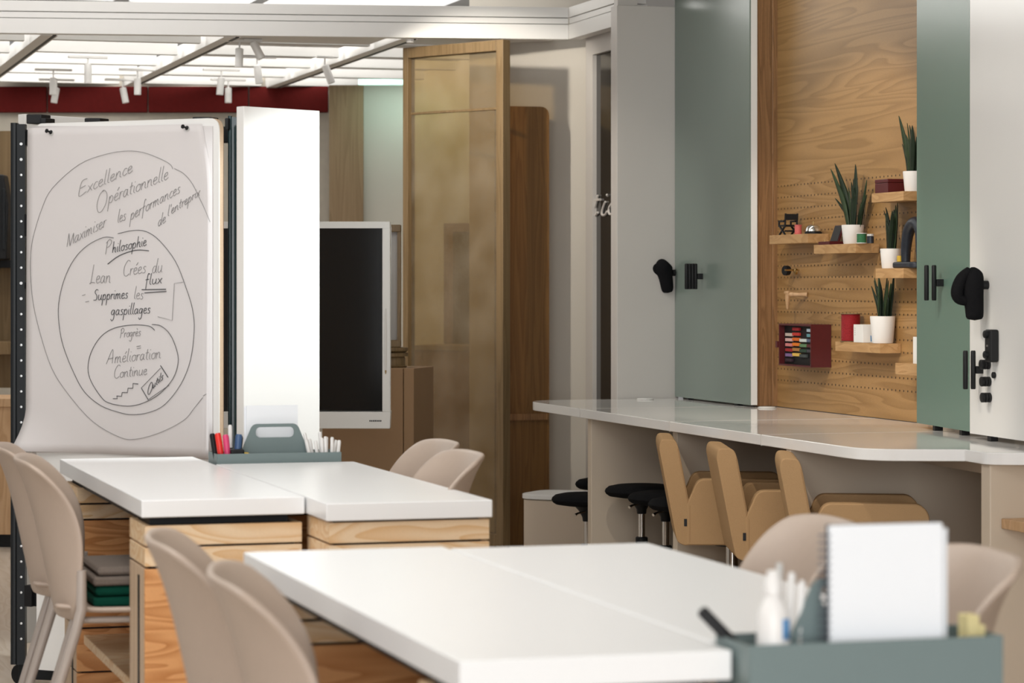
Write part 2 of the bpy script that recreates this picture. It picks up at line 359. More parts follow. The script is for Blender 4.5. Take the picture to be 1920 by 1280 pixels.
# fascia of the lowered grid: two runs, three stacked profiles each
c0, c1 = at(1066, 74, 12.6), at(-700, 53.5, 12.08)
def fascia(p, q, name, n):
    d = (Vector(q) - Vector(p)); d.z = 0; d.normalize()
    for k, (za, zb, th) in enumerate([(2.392, 2.462, .06), (2.465, 2.492, .05), (2.495, 2.543, .06)]):
        nrm = Vector((-d.y, d.x, 0)); off = nrm * (.003 * (k == 1))
        struct(MB().slab((p.x + off.x, p.y + off.y), (q.x + off.x, q.y + off.y), th, za, zb).build('trim_%d' % (n + k), 'white', bevel=.002))
fascia(c1, c0, 'fascia', 4)
c2 = Vector((cl - .02, YC - .1, 0)); c2.x = c0.x + .0
fascia(c0, Vector((c0.x, 11.05, 0)), 'fascia', 7)
p, q = at(1040, 76, 12.62), at(1180, 50, 12.0)
# long beams running away from the camera, with a dark track slot along the lower right edge
beams = []
for i, X in enumerate([1.512, 2.345, 3.165]):
    b = thing('ceiling_beam', ['white ceiling beam with dark track slot, leftmost of the three', 'white ceiling beam with dark track slot, middle one of three',
                               'white ceiling beam with dark track slot, nearest the tall oak frame'][i], 'beam', (X, 0, 2.39), 0, 'white ceiling beams over the far zone')
    ya_ = 12.0 + (3.85 - X) * .169 + .085
    MB().box((-.075, ya_, .0), (-.019, 15.55, .07)).build('profile', 'white', b, bevel=.002)
    MB().box((-.018, ya_, -.001), (-.002, 15.55, .06)).build('track_slot', 'black', b, label='dark track slot')
    MB().box((-.001, ya_, .0), (.006, 15.55, .06)).build('lip', 'white', b)
# slats across
ys = []
for j in range(5):
    y0 = 12.85 + j * .68
    for i, (a, b) in enumerate([(-.5, 1.408), (1.516, 2.24), (2.35, 3.06), (3.17, 3.85)]):
        yo = y0 - (max(a, .2) + b) / 2 * .10 + .12
        o = MB().box((a, 0, 2.40), (b, .05, 2.462)).build('ceiling_slat', 'slat', bevel=.002); o.location = (0, yo, 0)
        tag(o, ['white ceiling slat nearest the fascia', 'second white ceiling slat behind the fascia', 'third white ceiling slat behind the fascia', 'fourth white ceiling slat behind the fascia',
                'white ceiling slat nearest the maroon wall'][j] + [' in the leftmost bay', ' between the left and middle beams', ' between the middle and right beams', ' right of the last beam'][i],
            'slat', 'white slats of the ceiling grid')
        if j == 0 and i > 1:
            o3 = MB().box((a + .01, -.44, 2.405), (b - .01, -.02, 2.42)).build('ceiling_soffit', 'white'); o3.location = (0, yo, 0)
            tag(o3, ['flat white soffit panel under the fascia between the middle and right beams', 'flat white soffit panel under the fascia right of the last beam'][i - 2], 'soffit panel', 'flat soffit panels behind the fascia')
        if True:
            o2 = MB().box((a + .02, .14, 2.44), (b - .02, .58 if i > 1 else .36, 2.45)).build('ceiling_baffle', 'slat'); o2.location = (0, yo, 0)
            tag(o2, 'thin white ceiling baffle ' + ['nearest the fascia', 'second behind the fascia', 'third behind the fascia', 'fourth behind the fascia', 'nearest the maroon wall'][j]
                + [' in the leftmost bay', ' between the left and middle beams', ' between the middle and right beams', ' right of the last beam'][i], 'baffle', 'thin baffles above the ceiling slats')
# track spotlights: (px of the pivot, top y, bottom y of the body, depth, lean in px, lens visible, label)
spots = [(165, 120, 157, 13.6, 0, 'upright white spotlight in the leftmost ceiling bay, hanging highest'),
         (100, 145, 178, 14.4, -1, 'upright white spotlight at the far left before the maroon wall'),
         (106, 164, 193, 15.1, -5, 'white spotlight half behind another at the far left, lower of the pair'),
         (230, 164, 193, 15.1, 6, 'white spotlight leaning right before the maroon wall left of the middle beam'),
         (258, 146, 178, 14.4, 0, 'upright white spotlight just left of the middle beam foot'),
         (449, 90, 126, 12.7, -1, 'upright white spotlight under the fascia left of the tilted one'),
         (474, 78, 110, 12.7, 17, 'strongly tilted white spotlight directly under the fascia'),
         (482, 122, 157, 13.6, 4, 'white spotlight with dark lens below the strongly tilted one'),
         (415, 145, 178, 14.4, -3, 'white spotlight before the maroon wall, left of a pair'),
         (428, 164, 193, 15.1, 0, 'white spotlight before the maroon wall, lower one above the bright totem'),
         (609, 122, 156, 13.6, 13, 'white spotlight with dark lens leaning right above the oak pillar'),
         (769, 68, 80, 12.6, 0, 'small white spotlight tip above the tall oak frame')]
for (x, yt, yb, d, lean, lab) in spots:
    top = at(x, yt, d); bot = at(x + lean, yb, d)
    t = thing('track_spotlight', lab, 'spotlight', top, 0, 'white track spotlights under the ceiling grid')
    ax = (bot - top); Ln = ax.length; ax.normalize()
    MB().lathe([(.012, 0), (.019, .004), (.019, Ln - .002), (.017, Ln), (.015, Ln - .004), (0, Ln - .006)], (0, 0, 0), 20, ax).build('lamp_body', 'white', t)
    MB().lathe([(.0145, 0), (.0145, .0015), (0, .002)], ax * (Ln - .0055), 16, ax).build('lens', 'black', t)
    zt = 2.40 - top.z
    MB().tube([(0, 0, .001), (0, 0, zt * .5), (0, 0, max(zt, .012))], .004, 8).build('stem', 'white', t)
    aw = .045 if lean > 10 or yb < 115 else .10
    MB().box((-aw, -.012, max(zt, .012) - .012), (aw, .012, max(zt, .012))).build('adapter', 'white', t, bevel=.002)

# ================================================================== middle distance
# tall oak frame with bronze mesh glass
A0, A1 = at(755, 95, 12.75), at(943, 73.5, 12.3)
ang = math.atan2(A1.y - A0.y, A1.x - A0.x); Wf = math.hypot(A1.x - A0.x, A1.y - A0.y); HF = 2.365
fr = thing('framed_glass_screen', 'tall oak framed screen of bronze mesh glass reaching the ceiling grid', 'screen', (A0.x, A0.y, 0), ang)
pw = .042
MB().box((0, 0, 0), (.034, .05, HF)).build('left_post', 'frame_wood', fr, bevel=.003)
MB().box((Wf - .045, 0, 0), (Wf, .05, HF)).build('right_post', 'frame_wood', fr, bevel=.003)
MB().box((.034, 0, HF - .05), (Wf - .045, .05, HF)).build('top_rail', 'frame_wood', fr, bevel=.003)
MB().box((.034, 0, 0), (Wf - .045, .05, .08)).build('bottom_rail', 'frame_wood', fr, bevel=.003)
MB().box((.034, .025, .08), (Wf - .045, .033, HF - .05)).build('pane', 'mesh_glass', fr)
MB().box((.034, .02, 2.045), (Wf - .045, .038, 2.055)).build('bead', 'frame_wood', fr)
# what stands behind the screen
p, q = at(832, 420, 14.2), at(975, 420, 14.0)
a = math.atan2(q.y - p.y, q.x - p.x); L = math.hypot(q.x - p.x, q.y - p.y)
pd = thing('doorway_portal', 'oak portal frame seen through the bronze mesh glass', 'frame', (p.x, p.y, 0), a)
MB().box((0, 0, 0), (.055, .3, 1.56)).build('side_post', 'oak_dark', pd); MB().box((L - .05, 0, 0), (L, .3, 1.56)).build('side_post', 'oak_dark', pd)
MB().box((.055, 0, 1.515), (L - .05, .3, 1.56)).build('lintel', 'oak_dark', pd)
p, q = at(775, 655, 13.6), at(960, 655, 13.4)
lc = thing('low_cabinet', 'low brown cabinet seen through the bronze mesh glass', 'cabinet', (p.x, p.y, 0), math.atan2(q.y - p.y, q.x - p.x))
MB().box((0, 0, .06), (.49, .35, .90)).build('body', 'oak_dark', lc, bevel=.004); MB().box((.02, .03, 0), (.47, .32, .06)).build('plinth', 'black', lc)
MB().box((-.005, -.01, .90), (.495, .355, .925)).build('top', 'frame_wood', lc, bevel=.003)
# rounded golden oak wall panel right of the screen
p, q = at(938, 198, 12.55), at(1030, 198, 12.62)
ob = thing('wooden_booth_end', 'golden oak slab with rounded top corner standing right of the tall oak frame', 'partition', (p.x, p.y, 0), math.atan2(q.y - p.y, q.x - p.x))
L = math.hypot(q.x - p.x, q.y - p.y)
MB().prism(rounded([(0, 0, 0), (L, 0, 0), (L, 0, 2.075), (0, 0, 2.075)], [0, 0, .045, 0]), (0, .1, 0)).build('panel', 'oak_dark', ob, bevel=.002)
MB().box((0, -.012, .595), (L - .01, 0, .625)).build('ledge', 'oak_v', ob)
# low pale bench with rounded corner behind the counter end
p, q = at(970, 928, 11.9), at(1108, 928, 11.75)
be = thing('low_bench', 'low pale bench with rounded corner behind the stools at the counter end', 'bench', (p.x, p.y, 0), math.atan2(q.y - p.y, q.x - p.x))
L = math.hypot(q.x - p.x, q.y - p.y)
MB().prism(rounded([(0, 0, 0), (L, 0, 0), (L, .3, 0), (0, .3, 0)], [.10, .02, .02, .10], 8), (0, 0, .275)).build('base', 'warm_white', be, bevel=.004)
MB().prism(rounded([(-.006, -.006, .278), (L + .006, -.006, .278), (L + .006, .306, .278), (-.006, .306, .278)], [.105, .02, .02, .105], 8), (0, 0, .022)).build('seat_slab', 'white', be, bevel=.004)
# display screen on a stand
p, q = at(105, 415, 10.45), at(731.5, 415, 10.4)
tv = thing('display_screen', 'large dark display screen in a thin white frame behind the bright totem', 'screen', (p.x, p.y, 0), math.atan2(q.y - p.y, q.x - p.x))
Wt = math.hypot(q.x - p.x, q.y - p.y); zt, zb = 1.479, .672
sc_ = MB().box((.026, -.002, zb + .080 - .01), (Wt - .030, .03, zt - .026)).build('screen_panel', 'screen', tv)
MB().box((0, -.012, zb), (Wt, .03, zb + .066)).box((0, -.012, zt - .026), (Wt, .03, zt)).box((0, -.012, zb + .066), (.026, .03, zt - .026)).box((Wt - .030, -.012, zb + .066), (Wt, .03, zt - .026)).build('bezel', 'white', tv, bevel=.003)
MB().box((.05, .031, zb + .04), (Wt - .05, .06, zt - .04)).build('rear_housing', 'white', tv, bevel=.01)
MB().tube([(Wt - .016, -.016, 1.14), (Wt - .0155, -.016, 1.02), (Wt - .016, -.016, .90)], [.0022, .004, .0035], 8).build('stylus', 'whitepen', tv)
MB().tube([(Wt - .016, -.016, .90), (Wt - .016, -.016, .885)], [.0035, .001], 8).build('stylus_tip', 'brass', tv)
lg = MB()
for k in range(7): lg.box((Wt - .080 + k * .007, -.0135, zb + .028), (Wt - .0752 + k * .007, -.012, zb + .0335))
lg.build('maker_mark', 'black', tv)
for s in (.25, .75):
    MB().box((Wt * s - .02, .062, .05), (Wt * s + .02, .10, 1.3)).build('stand_post', 'white', tv, bevel=.004)
    MB().box((Wt * s - .02, -.25, .0), (Wt * s + .02, .40, .05)).build('stand_foot', 'white', tv, bevel=.006)
# timber display pedestal behind the screen's right edge
p, q = at(604, 690, 11.3), at(776, 690, 11.2)
bp = thing('brown_pedestal', 'brown boarded pedestal behind the display screen', 'pedestal', (p.x, p.y, 0), math.atan2(q.y - p.y, q.x - p.x))
L = math.hypot(q.x - p.x, q.y - p.y)
MB().box((0, 0, 0), (L - .048, .3, .882)).build('side_board', 'brown_light', bp, bevel=.003); MB().box((L - .045, 0, 0), (L, .3, .882)).build('end_board', 'brown_light', bp, bevel=.003)
b = thing('turned_wood_stack', 'stack of pale turned wooden rings on the brown pedestal', 'stand', at(742, 690, 11.25), 0)
b.location.z = .883; b.location += Vector((0, .12, 0))
MB().lathe([(.075, 0), (.078, .004), (.07, .008), (.07, .040), (.066, .045)], n=32).build('base_ring', 'frame_wood', b)
MB().lathe([(.066, .045), (.082, .046), (.082, .060), (.070, .062)], n=32).build('lower_ring', 'frame_wood', b)
MB().lathe([(.070, .062), (.082, .070), (.082, .082), (.066, .084)], n=32).build('upper_ring', 'frame_wood', b)
dc = thing('display_case', 'slim oak framed display case holding a dark red strip, beside the display screen', 'display case', at(745, 650, 11.25), -YAW)
dc.location.z = .968; dc.location += Vector((0, .12, 0))
MB().box((-.045, -.04, 0), (.045, .04, .03)).build('bottom_rail', 'frame_wood', dc, bevel=.003); MB().box((-.045, -.04, .49), (.045, .04, .52)).build('top_rail', 'frame_wood', dc, bevel=.003)
MB().box((-.045, -.03, .03), (-.018, .03, .49)).build('side_post', 'frame_wood', dc); MB().box((.030, -.03, .03), (.045, .03, .49)).build('side_post', 'frame_wood', dc)
MB().box((-.018, .01, .03), (.03, .016, .49)).build('back_panel', 'grey_white', dc)
MB().box((-.014, -.012, .065), (-.004, .002, .36)).build('red_strip', 'burgundy', dc, label='dark red strip')
# oak sideboard at the left, behind the rack
p, q = at(-160, 750, 12.6), at(60, 750, 12.5)
sb = thing('oak_sideboard', 'pale oak sideboard at the left picture edge behind the rack', 'sideboard', (p.x, p.y, 0), math.atan2(q.y - p.y, q.x - p.x))
L = math.hypot(q.x - p.x, q.y - p.y)
MB().box((0, 0, .06), (L, .4, .66)).build('body', 'beech', sb, bevel=.003); MB().box((-.01, -.015, .66), (L + .01, .41, .70)).build('top', 'beech', sb, bevel=.003)
MB().box((0, .02, 0), (L, .38, .06)).build('plinth', 'black', sb)
p, q = at(-160, 640, 13.6), at(60, 640, 13.5)
sh = thing('wall_shelf', 'pale wooden wall shelf at the left picture edge above the sideboard', 'shelf', (p.x, p.y, 0), math.atan2(q.y - p.y, q.x - p.x))
L = math.hypot(q.x - p.x, q.y - p.y)
MB().box((0, 0, .88), (L, .3, .945)).build('board', 'frame_wood', sh, bevel=.003); MB().box((0, .28, .70), (L, .3, 2.03)).build('back_panel', 'frame_wood', sh)
MB().box((0, .02, 1.32), (L, .28, 1.36)).build('upper_board', 'black', sh, bevel=.003)
p = at(-12, 490, 13.4)
cs = thing('black_case', 'angular black case on the shelf at the left picture edge', 'case', (p.x, p.y + .1, 1.361), -YAW)
MB().prism([(-.07, 0, 0), (.075, 0, 0), (.085, 0, .28), (.06, 0, .43), (-.07, 0, .44)], (0, .12, 0)).build('body', 'black', cs, bevel=.008); MB().box((.055, -.012, .05), (.07, 0, .36)).build('strap', 'black_metal', cs, bevel=.003)

# ================================================================== rolling rack with flip chart and bright totem
P1, P0 = at(412, 221, 7.85), at(70, 232, 8.13)       # top corners of the board
ux = (P1 - P0); ux.z = 0; BW = ux.length; ux.normalize(); nb = Vector((ux.y, -ux.x, 0))     # nb points to the viewer
fa = math.atan2(ux.y, ux.x)
fb = thing('flip_chart_board', 'tall white flip chart board with birch ply edge hung on the rack', 'board', (P0.x, P0.y, 0), fa)
ZT = P1.z
MB().prism(rounded([(0, -.004, .06), (BW, -.004, .06), (BW, -.004, ZT), (0, -.004, ZT)], [.01, .03, .035, .02], 6), (0, .004, 0)).build('writing_surface', 'whiteboard', fb)
MB().prism(rounded([(0, .0, .06), (BW, .0, .06), (BW, .0, ZT), (0, .0, ZT)], [.01, .03, .035, .02], 6), (0, .022, 0)).build('core', 'ply_edge', fb)
for z0, z1 in ((1.38, 1.448), (1.22, 1.24), (.25, .315)):
    MB().box((-.045, -.006, z0), (-.018, .01, z1)).box((-.045, .01, z0), (.02, .03, z1)).build('hanger_clip', 'black', fb, bevel=.002)
rk = thing('mobile_rack', 'black perforated steel rack carrying the flip chart and the white totem', 'rack', (P0.x, P0.y, 0), fa)
iv = Matrix.Rotation(-fa, 4, 'Z') @ Matrix.Translation(-Vector((P0.x, P0.y, 0)))
def rl(p): v = iv @ Vector((p.x, p.y, 0)); return v.x, v.y
def perforated_post(px0, px1, top_y, d, holes, m='black_metal', foot=.07):
    a, b = rl(at(px0, 300, d)), rl(at(px1, 300, d)); zt = at(px0, top_y, d).z
    dx, dy = b[0] - a[0], b[1] - a[1]; L = math.hypot(dx, dy); q = (dx / L, dy / L)
    po = MB()
    po.prism(rounded([(a[0], a[1], foot), (a[0] + dx * .45, a[1] + dy * .45, foot), (a[0] + dx * .45 - q[1] * .045, a[1] + dy * .45 + q[0] * .045, foot), (a[0] - q[1] * .045, a[1] + q[0] * .045, foot)], .008, 4), (0, 0, zt - foot))
    po.prism([(a[0] + dx * .45, a[1] + dy * .45, foot), (b[0], b[1], foot), (b[0] - q[1] * .03, b[1] + q[0] * .03, foot), (a[0] + dx * .45 - q[1] * .03, a[1] + dy * .45 + q[0] * .03, foot)], (0, 0, zt - foot - .004))
    o = po.build('post', m, rk)
    if holes:
        hm = MB(); c = (a[0] + dx * .74, a[1] + dy * .74); z = zt - .065; k = 0
        while z > foot + .05:
            ring = k in (0, 1, 9, 10)
            prof = [(.0045, 0), (.0045, .0015), (.003, .0015), (.003, .0005), (0, .0005)] if ring else [(.0036, 0), (.0036, .001), (0, .0012)]
            hm.lathe(prof, (c[0], c[1], z), 12, (q[1], -q[0], 0)); z -= .0473; k += 1
        hm.build('bolt_heads', 'steel', o)
    return o
perforated_post(19, 47, 230, 8.16, True)
perforated_post(427, 444, 217, 7.98, False, 'teal_metal')
a, b = rl(at(33, 300, 8.2)), rl(at(436, 300, 8.02))
MB().prism([(a[0], a[1], .02), (b[0], b[1], .02), (b[0], b[1] + .05, .02), (a[0], a[1] + .05, .02)], (0, 0, .06)).build('base_rail', 'black_metal', rk, bevel=.004)
MB().prism([(a[0], a[1] + .02, 1.66), (b[0], b[1] + .02, 1.66), (b[0], b[1] + .045, 1.66), (a[0], a[1] + .045, 1.66)], (0, 0, .05)).build('top_rail', 'black_metal', rk, bevel=.004)
for cx, cy in ((a[0], a[1] - .0), (b[0], b[1] - .0), (a[0] + .05, a[1] + .5), (b[0], b[1] + .4)):
    cs_ = MB().lathe([(.030, -.012), (.033, -.008), (.033, .008), (.030, .012)], (cx, cy + .02, .033), 16, (0, 1, 0)).build('caster', 'black', rk)
# corner brackets
for x0, x1, y0, y1, d in ((49, 78, 214, 232, 8.3), (75, 86, 221, 231, 8.28), (158, 188, 221, 236, 8.4), (360, 394, 219, 228, 8.1), (421, 428, 221, 244, 7.97)):
    p, q = rl(at(x0, y0, d)), rl(at(x1, y0, d)); zt, zb = at(x0, y0, d).z, at(x0, y1, d).z
    MB().prism([(p[0], p[1], zb), (q[0], q[1], zb), (q[0], q[1] + .05, zb), (p[0], p[1] + .05, zb)], (0, 0, zt - zb)).build('corner_bracket', 'black', rk, bevel=.003)
# white board on the far side of the rack
p, q = at(47, 213.5, 8.42), at(190, 222, 8.66)
wb = thing('white_rear_board', 'white board on the far side of the rack, peeping over the flip chart', 'board', (p.x, p.y, 0), math.atan2(q.y - p.y, q.x - p.x))
Lw = math.hypot(q.x - p.x, q.y - p.y); zt = at(47, 213.5, 8.42).z
MB().box((0, 0, .1), (Lw, .035, zt)).build('panel', 'white', wb, bevel=.002)
# bright white totem panel
p, q = at(457, 199, 7.85), at(599.5, 207.5, 8.06)
to = thing('white_totem_panel', 'bright white narrow totem panel with grey side right of the flip chart', 'panel', (p.x, p.y, 0), math.atan2(q.y - p.y, q.x - p.x))
Lw = math.hypot(q.x - p.x, q.y - p.y); zt = at(457, 199, 7.85).z
MB().box((0, 0, .08), (Lw, .034, zt)).build('panel', 'white', to, bevel=.002)
MB().box((.02, .036, .02), (Lw + .012, .075, zt - .05)).build('rear_frame', 'teal_metal', to, bevel=.008, seg=3)
MB().box((.0, -.12, 0), (Lw, .25, .03)).build('foot', 'black_metal', to, bevel=.004)

# flip chart paper and its handwriting
pn = nb; pp = Vector((P0.x, P0.y, 0)) + nb * .012
def on_paper(px, py, lift=0): return onP(px, py, pp, pn) + pn * lift
def edge(t):                                                         # left and right paper edge at height t (0 top, 1 bottom)
    l = Vector((52, 240)).lerp(Vector((48, 842)), t); 
    r = smooth_path([(379, 232, 0), (384, 258, 0), (391, 300, 0), (394, 345, 0), (394, 420, 0), (392, 600, 0), (391, 850, 0)], 8)
    y = 232 + t * 622
    for a_, b_ in zip(r, r[1:]):
        if a_.y <= y <= b_.y or b_ is r[-1]: f = min(1, max(0, (y - a_.y) / (b_.y - a_.y + 1e-6))); x = a_.x + (b_.x - a_.x) * f; break
    return l, Vector((x, y))
def paper_pt(u, v, back=0):
    l, r = edge(v)
    lift = .0016 * math.sin(u * 9 + v * 5) * (1 - v * .5) - back
    if u < .35 and v > .88: k = (v - .88) / .12 * (1 - u / .35); lift += .05 * k * k; l = l + Vector((-12 * k, 2 * k)); r = r + Vector((0, 6 * (1 - u)))
    q = l.lerp(r, u)
    if v > .97: q = q + Vector((0, 6 * u * (v - .97) / .03))
    return on_paper(q.x, q.y, lift)
fp = thing('flip_chart_paper', 'white flip chart sheet covered in circled French handwriting', 'paper', (0, 0, 0))
MB().grid(lambda u, v: paper_pt(u, v), 26, 40).build('top_sheet', 'paper', fp, solid=.0012, angle=180)
MB().grid(lambda u, v: on_paper(58 + u * 339, 236 + v * (612 if u < 2 else 0), -.006), 4, 10).build('under_sheets', 'paper', fp, solid=.006)
GL = {  # single-stroke letters: advance, strokes (x-height 1, ascender 2.1, descender -1)
'a': (.75, [[(.5, .85), (.25, 1), (.03, .5), (.15, .02), (.4, .2), (.52, .9)], [(.53, .95), (.5, .3), (.68, .02)]]),
'b': (.7, [[(.12, 2.1), (.08, .05)], [(.08, .5), (.35, 1), (.58, .5), (.35, 0), (.08, .1)]]),
'c': (.6, [[(.5, .9), (.25, 1), (.05, .45), (.22, 0), (.55, .2)]]),
'd': (.75, [[(.5, .85), (.25, 1), (.03, .5), (.15, .02), (.4, .2), (.55, 1.2)], [(.62, 2.1), (.52, .3), (.68, .02)]]),
'e': (.62, [[(.05, .5), (.4, .62), (.4, .98), (.15, .95), (.03, .45), (.2, 0), (.58, .2)]]),
'f': (.55, [[(.5, 1.9), (.3, 2.1), (.2, 1.2), (.15, -.8)], [(0, .95), (.45, 1.02)]]),
'g': (.75, [[(.5, .85), (.25, 1), (.03, .55), (.15, .1), (.4, .25), (.52, .95)], [(.54, .95), (.5, -.6), (.25, -1.05), (.05, -.7)]]),
'h': (.75, [[(.12, 2.1), (.08, 0)], [(.08, .4), (.3, .98), (.48, .8), (.5, .1), (.68, .02)]]),
'i': (.32, [[(.1, 1), (.08, .2), (.25, .02)], [(.13, 1.5), (.15, 1.6)]]),
'l': (.36, [[(.16, 2.15), (.08, .3), (.28, .02)]]),
'm': (1.05, [[(.06, 1), (.05, 0)], [(.05, .5), (.25, 1), (.38, .8), (.38, 0)], [(.38, .5), (.6, 1), (.74, .8), (.76, .15), (.95, .02)]]),
'n': (.75, [[(.06, 1), (.05, 0)], [(.05, .5), (.3, 1), (.48, .8), (.5, .15), (.68, .02)]]),
'o': (.68, [[(.35, 1), (.08, .75), (.08, .2), (.32, 0), (.55, .3), (.5, .85), (.3, 1), (.65, .85)]]),
'p': (.72, [[(.1, 1), (.04, -1.05)], [(.08, .5), (.3, 1.02), (.56, .6), (.4, .02), (.08, .15)]]),
'r': (.5, [[(.08, 1), (.06, 0)], [(.06, .5), (.22, .95), (.46, .9)]]),
's': (.55, [[(.45, .92), (.22, 1), (.12, .72), (.38, .4), (.35, .05), (.05, .05)]]),
't': (.5, [[(.22, 1.7), (.16, .25), (.38, .02)], [(.0, 1.1), (.42, 1.15)]]),
'u': (.75, [[(.06, 1), (.06, .2), (.28, .02), (.5, .4), (.54, 1)], [(.54, 1), (.52, .2), (.68, .02)]]),
'x': (.65, [[(.06, .98), (.55, .02)], [(.55, 1.0), (.02, 0)]]),
'z': (.6, [[(.05, .95), (.5, .98), (.05, .05), (.55, .05)]]),
"'": (.3, [[(.14, 2.0), (.1, 1.5)]]), ' ': (.55, []),
'E': (1.05, [[(.85, 2.15), (.25, 2.0), (.12, .0), (.95, .25)], [(.2, 1.1), (.75, 1.2)]]),
'O': (1.45, [[(.75, 2.2), (.25, 1.9), (0, .6), (.25, -.55), (.7, -.7), (1.15, .2), (1.15, 1.5), (.7, 2.25), (.45, 2.1)]]),
'M': (1.15, [[(.05, .0), (.12, 1.9)], [(.12, 1.9), (.5, -.1)], [(.5, -.1), (.62, .5), (.85, 1.6)], [(.85, 1.6), (1.0, .02)]]),
'P': (.85, [[(.15, 1.95), (.08, -.1)], [(.0, 1.7), (.4, 2.1), (.72, 1.6), (.45, 1.0), (.12, .95)]]),
'L': (.8, [[(.22, 2.6), (.1, .15), (-.05, .0), (.3, .12), (.65, .05)]]),
'C': (.95, [[(.85, 2.1), (.5, 2.3), (.1, 1.4), (.15, .3), (.5, -.05), (.85, .25)]]),
'S': (.8, [[(.65, 1.85), (.35, 2.0), (.15, 1.5), (.55, .8), (.5, .1), (.05, .05)]]),
'A': (1.1, [[(-.05, 0), (.62, 2.3), (.78, 0)], [(.1, .75), (.85, .9)]]),
}
ACC = {'é': ('e', [[(.3, 1.35), (.5, 1.75)]]), 'è': ('e', [[(.15, 1.75), (.35, 1.35)]])}
ink_a, ink_b = MB(), MB()
def stroke(pts, bold=False, r=None, smooth=True):
    p = [(x, y, 0) for x, y in pts]; p = smooth_path(p, 4) if smooth else [Vector(q) for q in p]
    (ink_a if bold else ink_b).tube([on_paper(q.x, q.y, .0032) for q in p], r or (.00105 if bold else .00078), 5)
def word(txt, x0, y0, x1, y1, xh, bold=False, slant=.12):
    adv = sum(GL[ACC[c][0] if c in ACC else c][0] for c in txt); dx, dy = (x1 - x0) / adv, (y1 - y0) / adv; cur = 0
    for c in txt:
        g, ex = (GL[ACC[c][0]], ACC[c][1]) if c in ACC else (GL[c], [])
        for st in g[1] + ex:
            stroke([(x0 + (cur + u) * dx + v * xh * slant, y0 + (cur + u) * dy - v * xh) for u, v in st], bold)
        cur += g[0]
word('Excellence', 147, 369, 250, 322, 13); word('Opérationnelle', 182, 391, 317, 335, 13.5); word('Maximiser', 126, 463, 200, 424, 13)
word('les', 221, 418, 237, 412, 12); word('performances', 245, 413, 339, 361, 12); word('de', 297, 425, 312, 416, 11); word("l'entreprix", 315, 406, 376, 366, 10)
word('P', 198, 476, 210, 472, 12); word('hilosophie', 211, 474, 276, 460, 10, True); stroke([(203, 495), (225, 479), (255, 469), (280, 470)], True, .0013)
word('Lean', 170, 531, 209, 530, 13.5); word('Crées', 231, 518, 275, 511, 12.5); word('du', 286, 512, 306, 510, 13); word('flux', 273, 534, 305, 531, 10, True)
stroke([(267, 543), (312, 542)], True, .0013, False); stroke([(272, 549), (313, 546)], True, .0012, False)
stroke([(155, 554), (161, 552)]); stroke([(161, 566), (168, 564.5)])
word('Supprimes', 176, 563, 241, 559, 10, True); word('les', 252, 560, 270, 561, 11); word('gaspillages', 209, 591, 283, 587, 10, True)
stroke([(344, 529), (328, 531), (324, 600.5), (297, 593.5)], False, None, False)
word('Progrès', 226, 633, 265, 629, 8.5); stroke([(257, 649.5), (265, 648)]); stroke([(258, 653.5), (265, 652)])
word('Amélioration', 201, 682, 303, 671, 11.5); word('Continue', 214, 709, 277, 702, 10.5)
stroke([(213, 747), (221, 747), (220, 742), (229, 742.5), (230, 735.5), (240, 735.5), (241, 727.5), (250, 727.5), (250.5, 718.5), (260, 719.5)], True, .0011, False)
stroke([(302, 685), (316, 707)], True, .0014, False); stroke([(302, 690), (266, 727)], True, .0008, False); stroke([(266, 727), (279, 749)], True, .0012, False); stroke([(279, 749), (318, 722)], True, .0008, False)
word('O', 278, 737, 288, 727, 7, True); word('utils', 287, 729, 307, 710, 8, True)
stroke([(325, 317), (320, 308), (300, 297), (270, 286), (240, 283), (200, 289), (150, 308), (100, 352), (80, 390), (62, 450), (58, 500), (62, 560), (75, 620), (98, 690), (130, 740), (175, 790), (225, 819), (255, 823), (300, 811), (345, 788), (365, 765), (381, 745)])
stroke([(328, 316), (345, 325), (360, 342), (372, 365), (384, 390), (395, 416)]); stroke([(382, 742), (388, 738)])
stroke([(214, 446), (195, 445), (165, 460), (140, 486), (121, 525), (111, 570), (112, 610), (120, 650), (140, 700), (160, 735), (190, 760), (225, 773), (250, 777), (280, 773), (310, 758), (340, 720), (358, 675), (365, 620), (362, 580), (350, 540), (330, 490), (300, 451), (275, 434), (250, 432), (222, 438)], True, .0009)
stroke([(291, 619), (280, 611), (250, 609), (215, 615), (190, 631), (172, 660), (166, 690), (172, 715), (190, 743), (205, 755), (240, 761), (270, 755), (300, 738), (325, 710), (335, 680), (332, 655), (320, 627), (303, 611), (286, 608)], True, .0010)
ink_a.build('bold_handwriting', 'ink', fp, label='dark bold handwriting'); ink_b.build('fine_handwriting', 'ink2', fp, label='fine grey handwriting')
for i, (x, y) in enumerate([(97, 248), (352, 240)]):
    p = on_paper(x, y, .0026); t = thing('push_pin', ['black push pin at the upper left corner of the flip chart sheet', 'black push pin at the upper right corner of the flip chart sheet'][i], 'pin', p, 0, 'push pins on the flip chart')
    ax = (pn + Vector((0, 0, .25)) - ux * .4).normalized()
    MB().lathe([(.0065, 0), (.0065, .003), (.003, .006), (.003, .012), (.0065, .015), (.006, .019), (0, .0195)], (0, 0, 0), 14, ax).build('grip', 'black', t)
    MB().lathe([(.0085, .0), (.0085, .0012), (.0, .0014)], (0, 0, -.002), 14, pn).build('disc', 'clear', t, label='clear disc')

